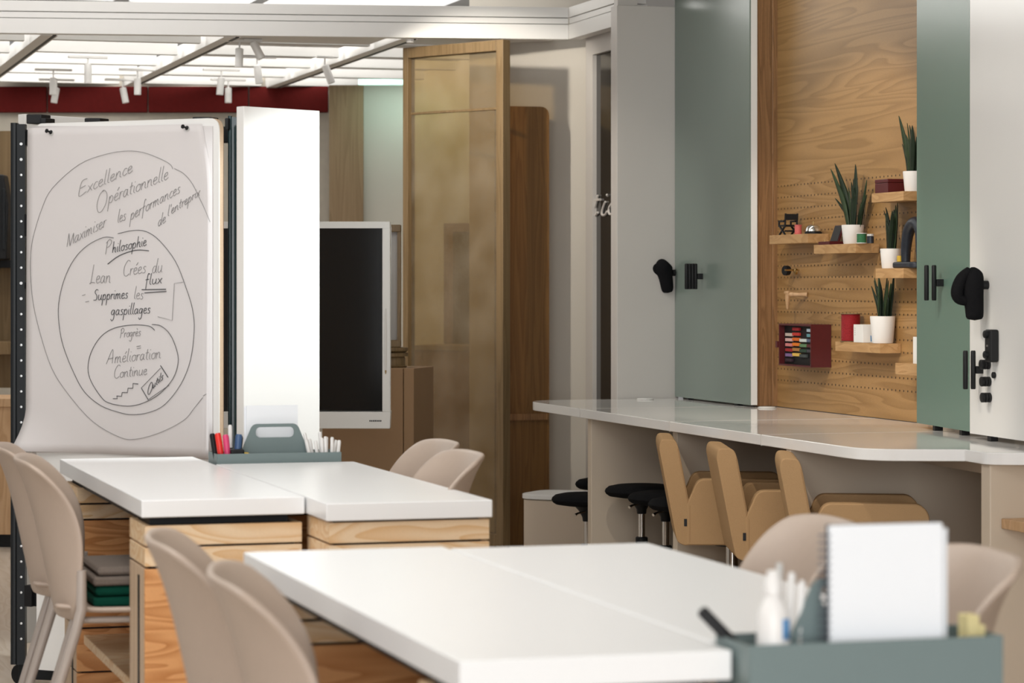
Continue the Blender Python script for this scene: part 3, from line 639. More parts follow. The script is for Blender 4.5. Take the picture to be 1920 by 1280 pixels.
# ================================================================== work tables
def base_unit(par, x0, x1, y0, y1, ztop, front_first):
    """plywood crate: dark core, horizontal boards on its two near faces, corner posts"""
    core = MB().box((x0 + .016, y0 + .016, .02), (x1 - .016, y1 - .016, ztop)).build('crate', 'black', par, label='dark core of the plywood base')
    zs = front_first
    for k in range(len(zs)):
        za, zb = zs[k]; m = 'ply_orange' if k >= 2 else 'ply'
        MB().box((x0, y0, zb), (x1, y0 + .015, za)).build('front_board', m, core, bevel=.0015)
        MB().box((x0, y0 + .0155, zb), (x0 + .015, y1, za)).build('side_board', 'ply' if k < 2 else 'ply_edge', core, bevel=.0015)
        MB().box((x1 - .015, y0 + .0155, zb), (x1, y1, za)).build('side_board', 'ply', core, bevel=.0015)
        MB().box((x0 + .0155, y1 - .015, zb), (x1 - .0155, y1, za)).build('rear_board', m, core, bevel=.0015)
    MB().box((x0 - .002, y0 + .08, .03), (x0, y0 + .10, .56)).build('slot', 'black', core)
    return core
def table(name_label, x0, x1, y0, y1, gap, d0=.25, d1=.30):
    t = thing('work_table', name_label, 'table', ((x0 + x1) / 2, (y0 + y1) / 2, 0), 0, 'white topped plywood work tables')
    ox, oy = (x0 + x1) / 2, (y0 + y1) / 2
    X0, X1, Y0, Y1 = x0 - ox, x1 - ox, y0 - oy, y1 - oy
    MB().box((X0 + .0022, Y0, .70), (X1 - .0022, Y1, .74)).build('tabletop', 'laminate', t, bevel=.0025)
    zt = .70 - gap
    zs = [(zt, zt - .046), (zt - .051, zt - .093), (zt - .099, .03)]
    base_unit(t, X0 + .012, X1 - .006, Y0 + .012, Y0 + d0, zt - .001, zs)
    MB().box((X0 + .03, Y0 + .06, zt - .002), (X1 - .03, Y1 - .06, .70)).build('top_rail', 'black', t)
    zf = [(zt, zt - .042), (zt - .047, zt - .085), (zt - .09, .30), (.295, .18), (.175, .03)]
    base_unit(t, X0 + .012, X1 - .006, Y1 - d1, Y1 - .03, zt - .001, zf)
    MB().box((X0 + .03, Y0 + d0, .255), (X1 - .03, Y1 - d1, .28)).build('shelf', 'ply', t, bevel=.002)
    return t
XL, XM, XR = .925, 1.309, 1.702
table('left half of the far white table, beside the flip chart', XL, XM, 6.07, 7.585, .02)
table('right half of the far white table, with the small caddy at its end', XM, XR, 5.86, 7.245, .005, .25, .13)
table('left half of the near white table, its corner at the lower middle', XL, XM, 3.35, 4.84, .02, .25, .20)
table('right half of the near white table, with the large caddy at its near end', XM, XR, 3.44, 4.80, .005, .13, .12)
# folded felts on the shelf of the far table
t = thing('folded_felt', 'folded dark green felt on the seat of the nearer left chair', 'felt', (.985, 6.50, .4665), 0, 'folded felts on the left chair')
MB().box((-.13, -.15, 0), (.13, .15, .022)).build('lower_fold', 'teal_felt', t, bevel=.008, seg=3); MB().box((-.125, -.145, .023), (.13, .145, .048)).build('upper_fold', 'teal_felt', t, bevel=.014, seg=3)
t = thing('folded_felt', 'folded warm grey felt on top of the green felt on the chair seat', 'felt', (.985, 6.50, .5155), 0, 'folded felts on the left chair')
MB().box((-.13, -.15, 0), (.13, .15, .022)).build('lower_fold', 'greyfelt', t, bevel=.008, seg=3); MB().box((-.12, -.145, .023), (.13, .145, .045)).build('upper_fold', 'greyfelt', t, bevel=.014, seg=3)

# ================================================================== caddies
def caddy(label, x0, x1, y0, y1, zr, depth, group):
    """tray y0 (near) .. y1 (far) hanging at a table end, with a handled divider"""
    t = thing('caddy', label, 'caddy', ((x0 + x1) / 2, (y0 + y1) / 2, zr - depth), 0, group); W, D_ = (x1 - x0) / 2, (y1 - y0) / 2; th = .003
    MB().box((-W, -D_, 0), (W, D_, th)).box((-W, -D_, th), (W, -D_ + th, depth)).box((-W, D_ - th, th), (W, D_, depth)).box((-W, -D_ + th, th), (-W + th, D_ - th, depth)).box((W - th, -D_ + th, th), (W, D_ - th, depth)).build('tray', 'caddy', t, bevel=.001)
    hb, ht = W * .55, W * .36; zt = depth + .078; y = 0.0
    outer = rounded([(-hb - .01, y, depth * .2), (hb + .01, y, depth * .2), (hb, y, depth), (ht, y, zt), (-ht, y, zt), (-hb, y, depth)], [0, 0, 0, .014, .014, 0], 6)
    bm = bmesh.new(); v = [bm.verts.new(p) for p in outer]
    hole = rounded([(-ht * .86, y, zt - .038), (ht * .86, y, zt - .038), (ht * .86, y, zt - .009), (-ht * .86, y, zt - .009)], .0143, 6); hv = [bm.verts.new(p) for p in hole]
    es = [bm.edges.new((v[i], v[(i + 1) % len(v)])) for i in range(len(v))] + [bm.edges.new((hv[i], hv[(i + 1) % len(hv)])) for i in range(len(hv))]
    bmesh.ops.triangle_fill(bm, edges=es, use_beauty=True)
    me = bpy.data.meshes.new('divider'); bm.to_mesh(me); bm.free(); me.materials.append(M['caddy'])
    o = bpy.data.objects.new('divider', me); C.objects.link(o); o.parent = t; md = o.modifiers.new('thickness', 'SOLIDIFY'); md.thickness = .004; md.offset = 0
    MB().box((-hb - .012, -D_ + th, th), (-hb - .009, D_ - th, depth * .95)).build('partition', 'caddy', t); MB().box((hb + .009, -D_ + th, th), (hb + .012, D_ - th, depth * .95)).build('partition', 'caddy', t)
    return t
cf = caddy('small grey green caddy with handle at the end of the far white table', 1.318, 1.668, 7.262, 7.40, .766, .11, 'grey green table caddies')
cn = caddy('large blurred grey green caddy at the near table end, lower right', 1.313, 1.684, 3.30, 3.428, .752, .13, 'grey green table caddies')

# ================================================================== shell chairs
def make_chair(label):
    t = thing('shell_chair', label, 'chair', group='greige shell chairs at the work tables')
    H0, H1, HW = .437, .818, .222
    def back(u, v):
        s = u * 2 - 1; a = abs(s)
        z = H0 + (H1 - H0) * v
        edge_ = 1 - .16 * max(0, (.16 - v) / .16) ** 2 - .03 * max(0, (v - .94) / .06) ** 2
        y = s * HW * edge_ * (1 - .04 * v)
        bulge = .050 + .056 * math.sin(math.pi * min(1, (1 - v) * 1.05) ** .8)
        x = -.165 - .080 * v - .024 * v ** 6 + bulge * a ** 2.6
        z -= .016 * a ** 6 * max(0, v - .5) * 2
        return (x, y, z)
    MB().grid(back, 24, 18).build('backrest', 'chair', t, solid=.013, sub=1, angle=180)
    def seat(u, v):
        s = u * 2 - 1; x = -.17 + .38 * v
        hw = .205 * (1 - .12 * v ** 4); y = s * hw
        z = .452 + .012 * s * s + .025 * max(0, .25 - v) * 4 * .5 - .03 * max(0, v - .85) / .15
        return (x, y, z)
    MB().grid(seat, 14, 14).build('seat', 'chair', t, solid=.014, sub=1, angle=180)
    MB().tube([(-.10, -.17, .437), (.12, -.17, .437), (.14, -.15, .437), (.14, .15, .437), (.12, .17, .437), (-.10, .17, .437), (-.12, .15, .437), (-.12, -.15, .437), (-.10, -.17, .437)], .008, 10).build('seat_frame', 'chair_metal', t)
    for sy in (-1, 1):
        MB().tube([(-.105, sy * .226, .56), (-.105, sy * .228, .47), (-.12, sy * .226, .41), (-.245, sy * .226, .006)], [.011, .013, .0125, .010], 12).build('rear_leg', 'chair_metal', t)
        MB().tube([(.13, sy * .17, .437), (.225, sy * .225, .006)], [.0125, .010], 12).build('front_leg', 'chair_metal', t)
    return t
chair0 = make_chair('greige shell chair at the left picture edge beside the far table, the nearer one')
def chair(x, y, rz, label):
    c = copy_tree(chair0); c.location = (x, y, 0); c.rotation_euler = (0, 0, rz); c['label'] = label; return c
chair0.location = (.956, 6.506, 0); chair0.rotation_euler = (0, 0, R(-8))
chair(.956, 7.0, R(-6.5), 'greige shell chair cut by the left picture edge, behind the nearer one')
chair(.947, 4.376, R(-9.5), 'blurred greige shell chair on the left of the near table, the farther one')
chair(.949, 3.80, R(-11), 'blurred greige shell chair at the bottom left, nearest the camera on that side')
chair(1.610, 6.86, R(177), 'greige shell chair right of the far table, left one of the two')
chair(1.546, 6.40, R(177), 'greige shell chair right of the far table, right one before the oak frame')
chair(1.645, 4.38, R(173), 'blurred greige shell chair behind the notebook, left one')
chair(1.655, 3.80, R(172), 'blurred greige shell chair at the lower right, right one behind the notebook')

# ================================================================== counter
ct = thing('counter', 'long white counter with curved front corner along the right wall', 'counter', (0, 0, 0))
path = [(3.29, 10.76, .704), (3.29, 7.50, .704), (3.30, 7.40, .704), (3.36, 7.33, .704), (3.575, 7.255, .704), (3.565, 7.09, .704), (3.66, 7.05, .704), (XP + .02, 6.90, .704), (XP + .02, 10.89, .704), (3.66, 10.89, .704), (3.36, 10.89, .704)]
MB().prism(rounded(path, [.06, .05, .12, .10, .0, .05, .03, 0, 0, .1, .1], 6), (0, 0, .036)).build('worktop', 'laminate_far', ct, bevel=.003, label='white glossy worktop')
for i, y in enumerate((10.09, 9.05, 8.17)):
    MB().box((3.2885, y - .0012, .703), (XP - .01, y + .0012, .7404)).build('joint', 'grey_white', ct)
def counter_panel(x0, y, th=.045):
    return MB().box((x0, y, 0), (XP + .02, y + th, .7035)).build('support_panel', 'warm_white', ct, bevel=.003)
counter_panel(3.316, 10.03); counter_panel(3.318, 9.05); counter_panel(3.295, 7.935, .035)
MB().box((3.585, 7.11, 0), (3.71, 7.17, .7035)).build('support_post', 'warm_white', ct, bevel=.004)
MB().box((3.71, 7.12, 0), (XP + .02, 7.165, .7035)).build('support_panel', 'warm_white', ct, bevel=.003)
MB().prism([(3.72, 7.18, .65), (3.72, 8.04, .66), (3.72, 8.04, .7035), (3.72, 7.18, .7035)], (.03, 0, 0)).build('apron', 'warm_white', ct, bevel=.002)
MB().box((4.06, 7.17, 0), (4.10, 10.85, .7035)).build('back_panel', 'brown', ct)
p = onY(1865, 960, 7.10)
tag(MB().box((3.62, 6.72, .515), (4.05, 7.108, .545)).build('side_shelf', 'beech', bevel=.003), 'small wooden shelf at the right picture edge under the counter', 'shelf')
# round cable caps on the worktop
for (x, y, lab) in ((1438, 765, 'white round cable cap on the counter before the oak jamb'), (1208, 749, 'white round cable cap on the counter before the white column')):
    g = onP(x, y, (0, 0, .74), Vector((0, 0, 1)))
    t = thing('cable_cap', lab, 'cap', (g.x, min(g.y, 10.8), .7402), 0, 'white cable caps on the counter')
    MB().lathe([(.035, 0), (.035, .004), (.032, .006)], n=28).build('lid', 'white', t); MB().lathe([(.038, 0), (.038, .002), (.0352, .002), (.0352, 0)], n=28).build('ring', 'grey_white', t)
# boards that stand on the counter
gl = thing('green_panel', 'tall sage green glass panel with white edge left of the pegboard', 'board', (3.985, 10.022, .748))
MB().box((0, 0, 0), (.006, .873, 2.0)).build('glass_face', 'green', gl); MB().box((.0062, 0, 0), (.034, .873, 2.0)).build('frame', 'white', gl, bevel=.001)
for y in (.15, .72): MB().box((.005, y, -.008), (.03, y + .03, 0)).build('foot', 'black', gl)
ZB = .757
def foot_pt(px, py): p = at(px, py, (EYE - ZB) * FPX / (py - HOR)); return Vector((p.x, p.y, 0))
g0, g1 = foot_pt(1719, 792.5), foot_pt(1818, 809)
gr = thing('green_panel', 'tall teal green glass panel right of the pegboard', 'board', (g0.x, g0.y, ZB), math.atan2(g1.y - g0.y, g1.x - g0.x))
L = (g1 - g0).length
MB().box((0, 0, 0), (L, .005, 2.0)).build('glass_face', 'green2', gr); MB().box((.004, .0052, 0), (L, .03, 2.0)).build('frame', 'black_metal', gr)
for x in (.17, .45): MB().box((x, .002, -.0165), (x + .025, .03, 0)).build('foot', 'black', gr)
w0, w1 = foot_pt(1818.5, 812), foot_pt(1920, 826.5)
wr = thing('whiteboard_panel', 'tall white board at the right picture edge with black accessories on it', 'board', (w0.x, w0.y, ZB), math.atan2(w1.y - w0.y, w1.x - w0.x))
MB().box((0, 0, 0), (1.05, .005, 2.0)).build('writing_face', 'whiteboard', wr); MB().box((.0, .0052, 0), (1.05, .028, 2.0)).build('frame', 'white', wr)
for x in (.14, .7): MB().box((x, .002, -.0165), (x + .03, .026, 0)).build('foot', 'black', wr)
wn = Vector((math.sin(wr.rotation_euler.z), -math.cos(wr.rotation_euler.z), 0)); gn = Vector((math.sin(gr.rotation_euler.z), -math.cos(gr.rotation_euler.z), 0))
def on_white(px, py, lift=0): return onP(px, py, w0, wn) + wn * lift
def on_green(px, py, lift=0): return onP(px, py, g0, gn) + gn * lift

# ------------------------------------------------------------------ armchairs at the counter
def make_armchair(label):
    t = thing('armchair', label, 'armchair', group='tan armchairs at the counter')
    hw = .205
    bk = rounded([(-.104, -hw, .672), (-.097, -hw, .700), (-.046, -hw, .698), (-.035, -hw, .668), (.002, -hw, .474), (.002, -hw, .337), (-.012, -hw, .332), (-.040, -hw, .343), (-.055, -hw, .417)], [.02, .03, .03, .03, .01, .01, .02, .025, .05], 5)
    MB().prism(bk, (0, 2 * hw, 0)).build('backrest', 'tan', t, bevel=.010, seg=4, angle=60)
    ar = rounded([(-.010, 0, .474), (.008, 0, .510), (.030, 0, .563), (.326, 0, .561), (.354, 0, .531), (.352, 0, .36), (.32, 0, .334), (-.010, 0, .334)], [.003, .03, .035, .03, .03, .04, .03, .008], 6)
    for y in (-hw - .0008, hw - .0542):
        MB().prism([v + Vector((0, y, 0)) for v in ar], (0, .055, 0)).build('arm', 'tan', t, bevel=.010, seg=4, angle=60)
    MB().box((.005, -hw + .056, .337), (.345, hw - .056, .464)).build('seat_cushion', 'tan', t, bevel=.025, seg=4, angle=60)
    sm = MB()
    for k in range(30): z = .345 + k * .0042; sm.tube([(.003, -hw - .0004, z), (.003, -hw - .0004, z + .0024)], .0011, 5)
    for k in range(52):
        f = k / 52; g = (k + .55) / 52; a = Vector((-.004, -hw - .0002, .480)); b = Vector((-.0395, -hw - .0002, .668)); sm.tube([a.lerp(b, f), a.lerp(b, g)], .0010, 5)
    sm.build('stitching', 'tan_seam', t)
    MB().box((-.017, -hw - .002, .400), (-.007, -hw, .425)).build('fabric_tag', 'black', t, label='small black fabric tag')
    MB().lathe([(.022, .06), (.022, .333)], (.16, 0, 0), 20).build('column', 'chrome', t); MB().lathe([(.06, .314), (.09, .331), (.09, .3335)], (.16, 0, 0), 24).build('seat_plate', 'black', t)
    for k in range(4):
        a = k * math.pi / 2 + math.pi / 4; c, s = math.cos(a), math.sin(a)
        MB().tube([(.16, 0, .055), (.16 + .14 * c, .14 * s, .040), (.16 + .25 * c, .25 * s, .014)], [.022, .018, .012], 10).build('leg', 'chrome', t)
    return t
ac = make_armchair('tan armchair at the counter, farthest of the three, beside the black stools')
def arm_place(o, px, py, d, deg=-18):                                   # put the V notch of the near side at this spot
    arm_rz = R(deg); g = at(px, py, d); v = Matrix.Rotation(arm_rz, 3, 'Z') @ Vector((.004, -.205, 0)); o.location = (g.x - v.x, g.y - v.y, 0); o.rotation_euler = (0, 0, arm_rz)
arm_place(ac, 1294, 940, 9.20)
a2 = copy_tree(ac); arm_place(a2, 1405, 968, 8.68, -16); a2['label'] = 'tan armchair at the counter, middle one of the three'
a3 = copy_tree(ac); arm_place(a3, 1528, 1000, 8.18, -20); a3['label'] = 'tan armchair at the counter, nearest of the three, above the notebook'

# ------------------------------------------------------------------ stools
def make_stool(label):
    t = thing('saddle_stool', label, 'stool', group='black stools at the counter')
    pr = [(.03, .0), (.09, .002), (.128, .008), (.140, .016), (.145, .026), (.141, .036), (.130, .045), (.10, .051), (.05, .053), (0, .054)]
    MB().lathe(pr, (0, 0, 0), 40, sx=1.0, sy=.95).build('seat', 'black_felt', t)
    MB().lathe([(.018, -.062), (.020, -.045), (.034, -.02), (.05, -.002), (.05, .0)], n=20).build('seat_mount', 'black', t)
    MB().tube([(.0, -.015, -.018), (-.06, -.06, -.024), (-.075, -.07, -.030)], [.004, .004, .006], 8).build('lever', 'chrome', t)
    MB().lathe([(.0135, -.22), (.0135, -.06)], n=18).build('gas_spring', 'chrome', t)
    MB().lathe([(.026, -.36), (.024, -.155), (.020, -.152)], n=18).build('column_sleeve', 'black', t)
    for k in range(5):
        a = k * 2 * math.pi / 5; c, s = math.cos(a), math.sin(a)
        lg = MB().tube([(0, 0, -.34), (.13 * c, .13 * s, -.355), (.24 * c, .24 * s, -.365)], [.02, .016, .012], 10).build('leg', 'black', t)
    return t
def stool_at(o, px, seat_y, d):
    g = at(px, seat_y, d); o.location = (g.x, g.y, g.z - .054); return o
st = make_stool('black round stool left of the counter panel, the nearer one with a lever')
stool_at(st, 1101, 923, 10.75)
def stool(px, sy, d, lab): o = copy_tree(st); o['label'] = lab; return stool_at(o, px, sy, d)
stool(1142, 895, 11.3, 'black round stool left of the counter panel, the farther half hidden one')
stool(1203, 907, 10.42, 'black round stool before the counter panel, widest and leftmost of three')
stool(1248, 920, 10.14, 'black round stool before the counter panel, middle of three overlapping')
stool(1288, 931, 9.86, 'black round stool right behind the back of the farthest armchair')

# ================================================================== pegboard shelves and what stands on them
def shelf(label, y_near, length, z_top, depth=.09, th=.035, ex=None):
    o = MB().box((XP - depth, y_near, z_top - th), (XP - .001, y_near + length, z_top)).build('peg_shelf', ex or 'oak_shelf', bevel=.001)
    return tag(o, label, 'shelf', 'small oak shelves on the pegboard')
shelf('small oak shelf with the tiny director chair, highest on the left', 9.495, .39, 1.429)
shelf('small oak shelf in the middle with the open burgundy box and a plant', 9.03, .39, 1.384, .097, .034)
shelf('small oak shelf at the upper right with a burgundy box and a plant', 8.60, .27, 1.562, .105, .033)
shelf('small oak shelf with the dark arched sculpture', 8.60, .235, 1.291, .105, .035)
shelf('lowest small oak shelf with a red spool and a plant', 8.843, .40, 1.02, .085, .035)
shelf('small oak shelf almost hidden behind the teal green panel', 8.45, .24, .955, .095, .04)

def plant(label, loc, r, h, leaves, seedv, top=1.0):
    """snake plant: loc at the pot's base, blades (dx, dy, height, width)"""
    rnd = random.Random(seedv); t = thing('potted_snake_plant', label, 'potted plant', loc, 0, 'snake plants in white pots')
    MB().lathe([(r * .80, 0), (r * .84, .004), (r, h - .004), (r * .99, h), (r * .92, h), (r * .90, h * .86)], n=36).build('pot', 'pot', t)
    MB().lathe([(r * .905, h * .84), (r * .5, h * .88), (0, h * .89)], n=24).build('soil', 'soil', t)
    for k, (ly, lz, wd) in enumerate(leaves):                          # ly: lean along the wall (+ is away from the viewer), lz: height
        bx, by = rnd.uniform(-.45, .45) * r, max(-.6, min(.6, ly / .06 + rnd.uniform(-.3, .3))) * r
        lx = rnd.uniform(-.25, .1) * lz * .4
        pts = smooth_path([(bx, by, h * .86), (bx + lx * .25, by + (ly) * .25, h + lz * .33), (bx + lx * .6, by + ly * .62, h + lz * .68), (bx + lx, by + ly, h + lz)], 5)
        face = rnd.uniform(-.5, .5); nd = Vector((math.cos(face), math.sin(face), 0)); side = Vector((-nd.y, nd.x, 0))
        mb = MB(); n = len(pts); vs = []; fs = []
        for i, p in enumerate(pts):
            f = i / (n - 1); w = 1.5 * wd * (.62 + .5 * math.sin(min(1, f * 1.5) * math.pi * .55)) * (1 - max(0, f - .55) / .45) ** .75 if f < 1 else .0005
            w = max(w, .0006)
            vs += [p - side * w + nd * w * .35, p, p + side * w + nd * w * .35]
        for i in range(n - 1):
            a = i * 3; fs += [(a, a + 1, a + 4, a + 3), (a + 1, a + 2, a + 5, a + 4)]
        mb.add(vs, fs).build('leaf', 'leaf' if k % 3 else 'leaf2', t, solid=.0016, angle=180)
    return t
def standing(px, py, zshelf, X): g = onX(px, py, X); return Vector((X, g.y, zshelf + .0005))
XS = XP - .05
plant('snake plant with wide spreading leaves in a white pot on the middle shelf', standing(1599, 455, 1.384, XS), .042, .071,
      [(.135, .215, .011), (.10, .235, .010), (-.01, .225, .014), (-.075, .165, .014), (.145, .105, .008), (-.085, .11, .007), (.025, .14, .007), (.012, .10, .008), (-.02, .14, .009), (.04, .09, .008), (-.035, .10, .009), (0, .16, .008), (.06, .12, .008), (-.055, .13, .009), (.015, .17, .010), (-.03, .08, .008)], 3)
plant('narrow snake plant in a white pot beside the dark arched sculpture', standing(1670, 500, 1.291, XS), .038, .071,
      [(.03, .13, .007), (.012, .15, .008), (-.012, .17, .009), (-.03, .155, .008), (-.045, .135, .007), (.04, .11, .008), (.02, .12, .009), (-.02, .14, .008), (0, .13, .008), (-.035, .12, .008), (.05, .14, .006), (.005, .10, .009)], 5)
plant('snake plant in a white pot on the upper right shelf, half behind the green panel', standing(1713, 353, 1.562, XS), .038, .071,
      [(.045, .20, .008), (.05, .10, .008), (.02, .165, .007), (-.005, .17, .007), (-.02, .16, .008), (.03, .11, .010), (.01, .13, .009), (-.03, .12, .009), (0, .1, .010)], 8)
plant('snake plant in the largest white pot on the lowest shelf', standing(1655, 640, 1.02, XP - .047), .046, .098,
      [(.05, .14, .007), (.03, .13, .008), (.012, .165, .010), (-.005, .155, .009), (-.04, .165, .006), (-.06, .17, .007), (-.075, .13, .008), (.06, .11, .006), (.02, .11, .009), (-.02, .12, .010), (-.045, .11, .009), (0, .10, .01)], 11)
# director chair miniature
t = thing('miniature_chair', 'tiny black folding director chair on the left shelf', 'figurine', standing(1478, 438, 1.429, XS), 0)
for s in (-1, 1):
    x = s * .025
    MB().tube([(x, .030, 0), (x, -.028, .036)], .0042, 8).tube([(x, -.028, 0), (x, .030, .036)], .0042, 8).build('crossed_legs', 'black', t)
    MB().tube([(x, .034, .032), (x, .034, .054), (x, -.02, .054)], .0042, 8).build('armrest', 'black', t); MB().tube([(x, -.026, .03), (x, -.034, .084)], .0042, 8).build('back_post', 'black', t)
MB().box((-.026, -.028, .033), (.026, .03, .040)).build('seat', 'black', t); MB().box((-.027, -.037, .058), (.027, -.030, .082)).build('backrest', 'black', t)
MB().box((-.027, -.03, .012), (.027, -.024, .018)).build('stretcher', 'black', t)
def spool(label, loc, r, h, m, group=None, rim='whitepen'):
    t = thing('thread_spool', label, 'spool', loc, 0, 'thread spools on the pegboard shelves')
    MB().lathe([(r, 0), (r, .0025), (r * .8, .0025)], n=28).build('lower_rim', rim, t)
    pr = [(r * .84, .0026)]
    k = int(h / .004)
    for i in range(k): z = .0026 + (h - .0052) * (i + .5) / k; pr += [(r * .90, z), (r * .86, z + (h - .0052) / k * .48)]
    MB().lathe(pr + [(r * .84, h - .0026)], n=28).build('thread', m, t)
    MB().lathe([(r * .8, h - .0025), (r, h - .0025), (r, h), (r * .2, h)], n=28).build('upper_rim', rim, t); return t
spool('small coral thread spool beside the tiny director chair', standing(1496.5, 438, 1.429, XS - .015), .0155, .037, 'pink', rim='pink')
spool('small green thread spool right of the plant on the middle shelf', standing(1615.5, 457, 1.384, XS - .025), .020, .038, 'greenth')
spool('tall red thread spool on the lowest shelf', standing(1595, 641, 1.02, XP - .05), .040, .105, 'red', rim='frame_wood')
t = thing('counter_bell', 'chrome desk bell with black base on the left shelf', 'bell', standing(1525, 437, 1.429, XS), 0)
MB().lathe([(.034, 0), (.034, .006), (.030, .009), (.01, .009)], n=32).build('base', 'black', t)
MB().lathe([(.0315, .0095), (.030, .018), (.024, .029), (.014, .035), (0, .037)], n=32).build('dome', 'chrome', t); MB().lathe([(.002, .036), (.002, .043), (.0035, .044), (.0035, .047), (0, .048)], n=12).build('plunger', 'brass', t)
t = thing('open_jewel_box', 'open burgundy box with dark lining left of the plant on the middle shelf', 'box', standing(1560, 457, 1.384, XS), 0)
MB().box((-.035, -.055, 0), (.035, .05, .012)).build('tray', 'burgundy', t, bevel=.001); MB().prism([(.01, -.035, .0125), (.016, -.035, .0125), (.034, -.045, .074), (.028, -.045, .074)], (0, .08, 0)).build('lid', 'burgundy', t)
MB().prism([(.0085, -.03, .014), (.0095, -.03, .014), (.0268, -.040, .072), (.0258, -.040, .072)], (0, .07, 0)).build('lining', 'black', t); MB().lathe([(.002, 0), (.002, .008), (0, .009)], (-.03, .0, .012), 10).build('clasp', 'brass', t)
t = thing('small_jar', 'small dark glass jar with pale lid at the right end of the middle shelf', 'jar', standing(1632, 457, 1.384, XS - .01), 0)
MB().lathe([(.013, 0), (.013, .024), (.011, .026)], n=20).build('body', 'navy', t); MB().lathe([(.0132, .0262), (.0132, .034), (0, .034)], n=20).build('lid', 'clear', t)
t = thing('burgundy_box', 'closed burgundy box on the upper right shelf', 'box', standing(1669, 357, 1.562, XS), 0)
MB().box((-.035, -.055, 0), (.035, .055, .036)).build('body', 'burgundy', t, bevel=.002); MB().box((-.036, -.056, .0365), (.036, .056, .050)).build('lid', 'burgundy', t, bevel=.003)
t = thing('arched_sculpture', 'dark arched sculpture on a flat base, cut by the green panel', 'sculpture', standing(1712, 500, 1.291, XS), 0)
MB().prism(rounded([(-.04, -.08, 0), (.04, -.08, 0), (.04, .105, 0), (-.04, .105, 0)], .03, 6), (0, 0, .022)).build('base', 'navy', t, bevel=.006)
MB().tube(smooth_path([(0, .062, .018), (0, .058, .07), (0, .040, .125), (0, .005, .155), (0, -.035, .158), (0, -.06, .13), (0, -.065, .06), (0, -.065, .018)], 6), [.016 + .006 * math.sin(k / 42 * math.pi) for k in range(43)], 14).build('arch', 'navy', t)
t = tag(MB().box((-.01, -.012, 0), (.01, .012, .022)).build('yellow_block', 'yellow', bevel=.002), 'small yellow block between the narrow plant and the dark sculpture', 'block')
g = onX(1685, 492, XS - .02); t.location = (XS - .012, g.y + .0, 1.3135 + .0005)
t = thing('white_box', 'small white cardboard box before the red spool on the lowest shelf', 'box', standing(1616, 642, 1.02, XP - .066), 0)
MB().box((-.018, -.05, 0), (.03, .035, .066)).build('carton', 'white', t, bevel=.001); MB().box((.012, -.0505, .004), (.024, -.05, .026)).build('blue_panel', 'label_blue', t, label='blue panel on the end')
mk = MB()
for k in range(4): mk.box((-.0185, .018, .026 + k * .008), (-.018, .0235, .030 + k * .008))
mk.build('printed_mark', 'grey_white', t)
tag(MB().box((XP - .08, 8.50, .9555), (XP - .03, 8.575, 1.05)).build('white_card_box', 'white', bevel=.001), 'white box sliver behind the edge of the teal green panel', 'box')
# things pegged to the board
g = onX(1485, 507, XP - .03); t = thing('tape_roll_holder', 'small black and brass tape roll on a peg below the left shelf', 'tape holder', (XP, g.y, g.z), 0)
MB().tube([(-.001, 0, .002), (-.06, 0, .002)], .004, 10).build('peg', 'brass', t); MB().lathe([(.008, 0), (.019, 0), (.020, .01), (.019, .02), (.008, .02)], (-.052, .025, 0), 22, (1, .25, 0)).build('roll', 'black', t)
MB().lathe([(.004, 0), (.012, .003), (.012, .012), (.004, .015)], (-.03, -.02, -.004), 16, (1, 0, 0)).build('knob', 'brass', t)
g = onX(1497, 552, XP - .025); t = thing('wooden_hook', 'turned beech wall hook shaped like a small mallet on the pegboard', 'hook', (XP, g.y, g.z), 0)
MB().tube([(-.001, -.035, 0), (-.03, -.012, .0), (-.06, .02, .002)], [.010, .007, .009], 14).build('arm', 'beech', t); MB().lathe([(.011, .002), (.009, -.004), (.010, -.012), (.0085, -.03), (.005, -.058), (.003, -.062)], (-.062, .022, .004), 16).build('handle', 'beech', t)
MB().lathe([(.012, 0), (.014, .004), (.013, .010), (.0, .012)], (-.062, .022, .003), 18).build('knob', 'beech', t)
# case of coloured cotton reels
y0, y1 = 9.474, 9.832; zc0, zc1 = .915, 1.08
t = thing('thread_case', 'open burgundy case of coloured thread cards hung on the pegboard', 'case', (XP, 0, 0), 0)
xf = -.085; ya = 9.475; yb = 9.80
MB().box((xf, ya, zc0), (-.001, yb, zc0 + .006)).box((xf, ya, zc1 - .006), (-.001, yb, zc1)).box((xf, ya, zc0 + .006), (-.001, ya + .008, zc1 - .006)).box((xf, yb - .006, zc0 + .006), (-.001, yb, zc1 - .006)).build('shell', 'burgundy', t, bevel=.001)
MB().box((-.062, ya + .008, zc0 + .006), (-.002, yb - .006, zc1 - .006)).build('lining', 'black', t); MB().box((xf - .006, yb + .001, .985), (-.04, yb + .018, 1.01)).build('clasp_tab', 'burgundy', t)
cols = [[None, (.55, .45, .40), (.65, .40, .38), (.62, .20, .20), (.32, .012, .015), (.22, .13, .30), (.03, .01, .02)],
        [(.32, .012, .015), (.50, .03, .02), (.65, .13, .01), (.72, .18, .01), (.38, .17, .04), (.75, .48, .10), None],
        [None, None, (.60, .66, .64), (.11, .22, .10), (.02, .05, .03), (.05, .06, .06), None],
        [(.42, .52, .60), (.12, .30, .34), (.10, .13, .20), (.09, .015, .02), (.05, .05, .06), None, None]]
for c, col in enumerate(cols):
    for r_, rgb in enumerate(col):
        if rgb is None: continue
        yy = yb - .035 - c * .072; zz = 1.060 - r_ * .0200 - (.0 if c in (1,) else .003)
        MB().box((-.072, yy - .066, zz - .006), (-.0625, yy, zz + .006)).build('thread_card', mat('thread_colour', rgb, .7, scale=200), t, bevel=.001)

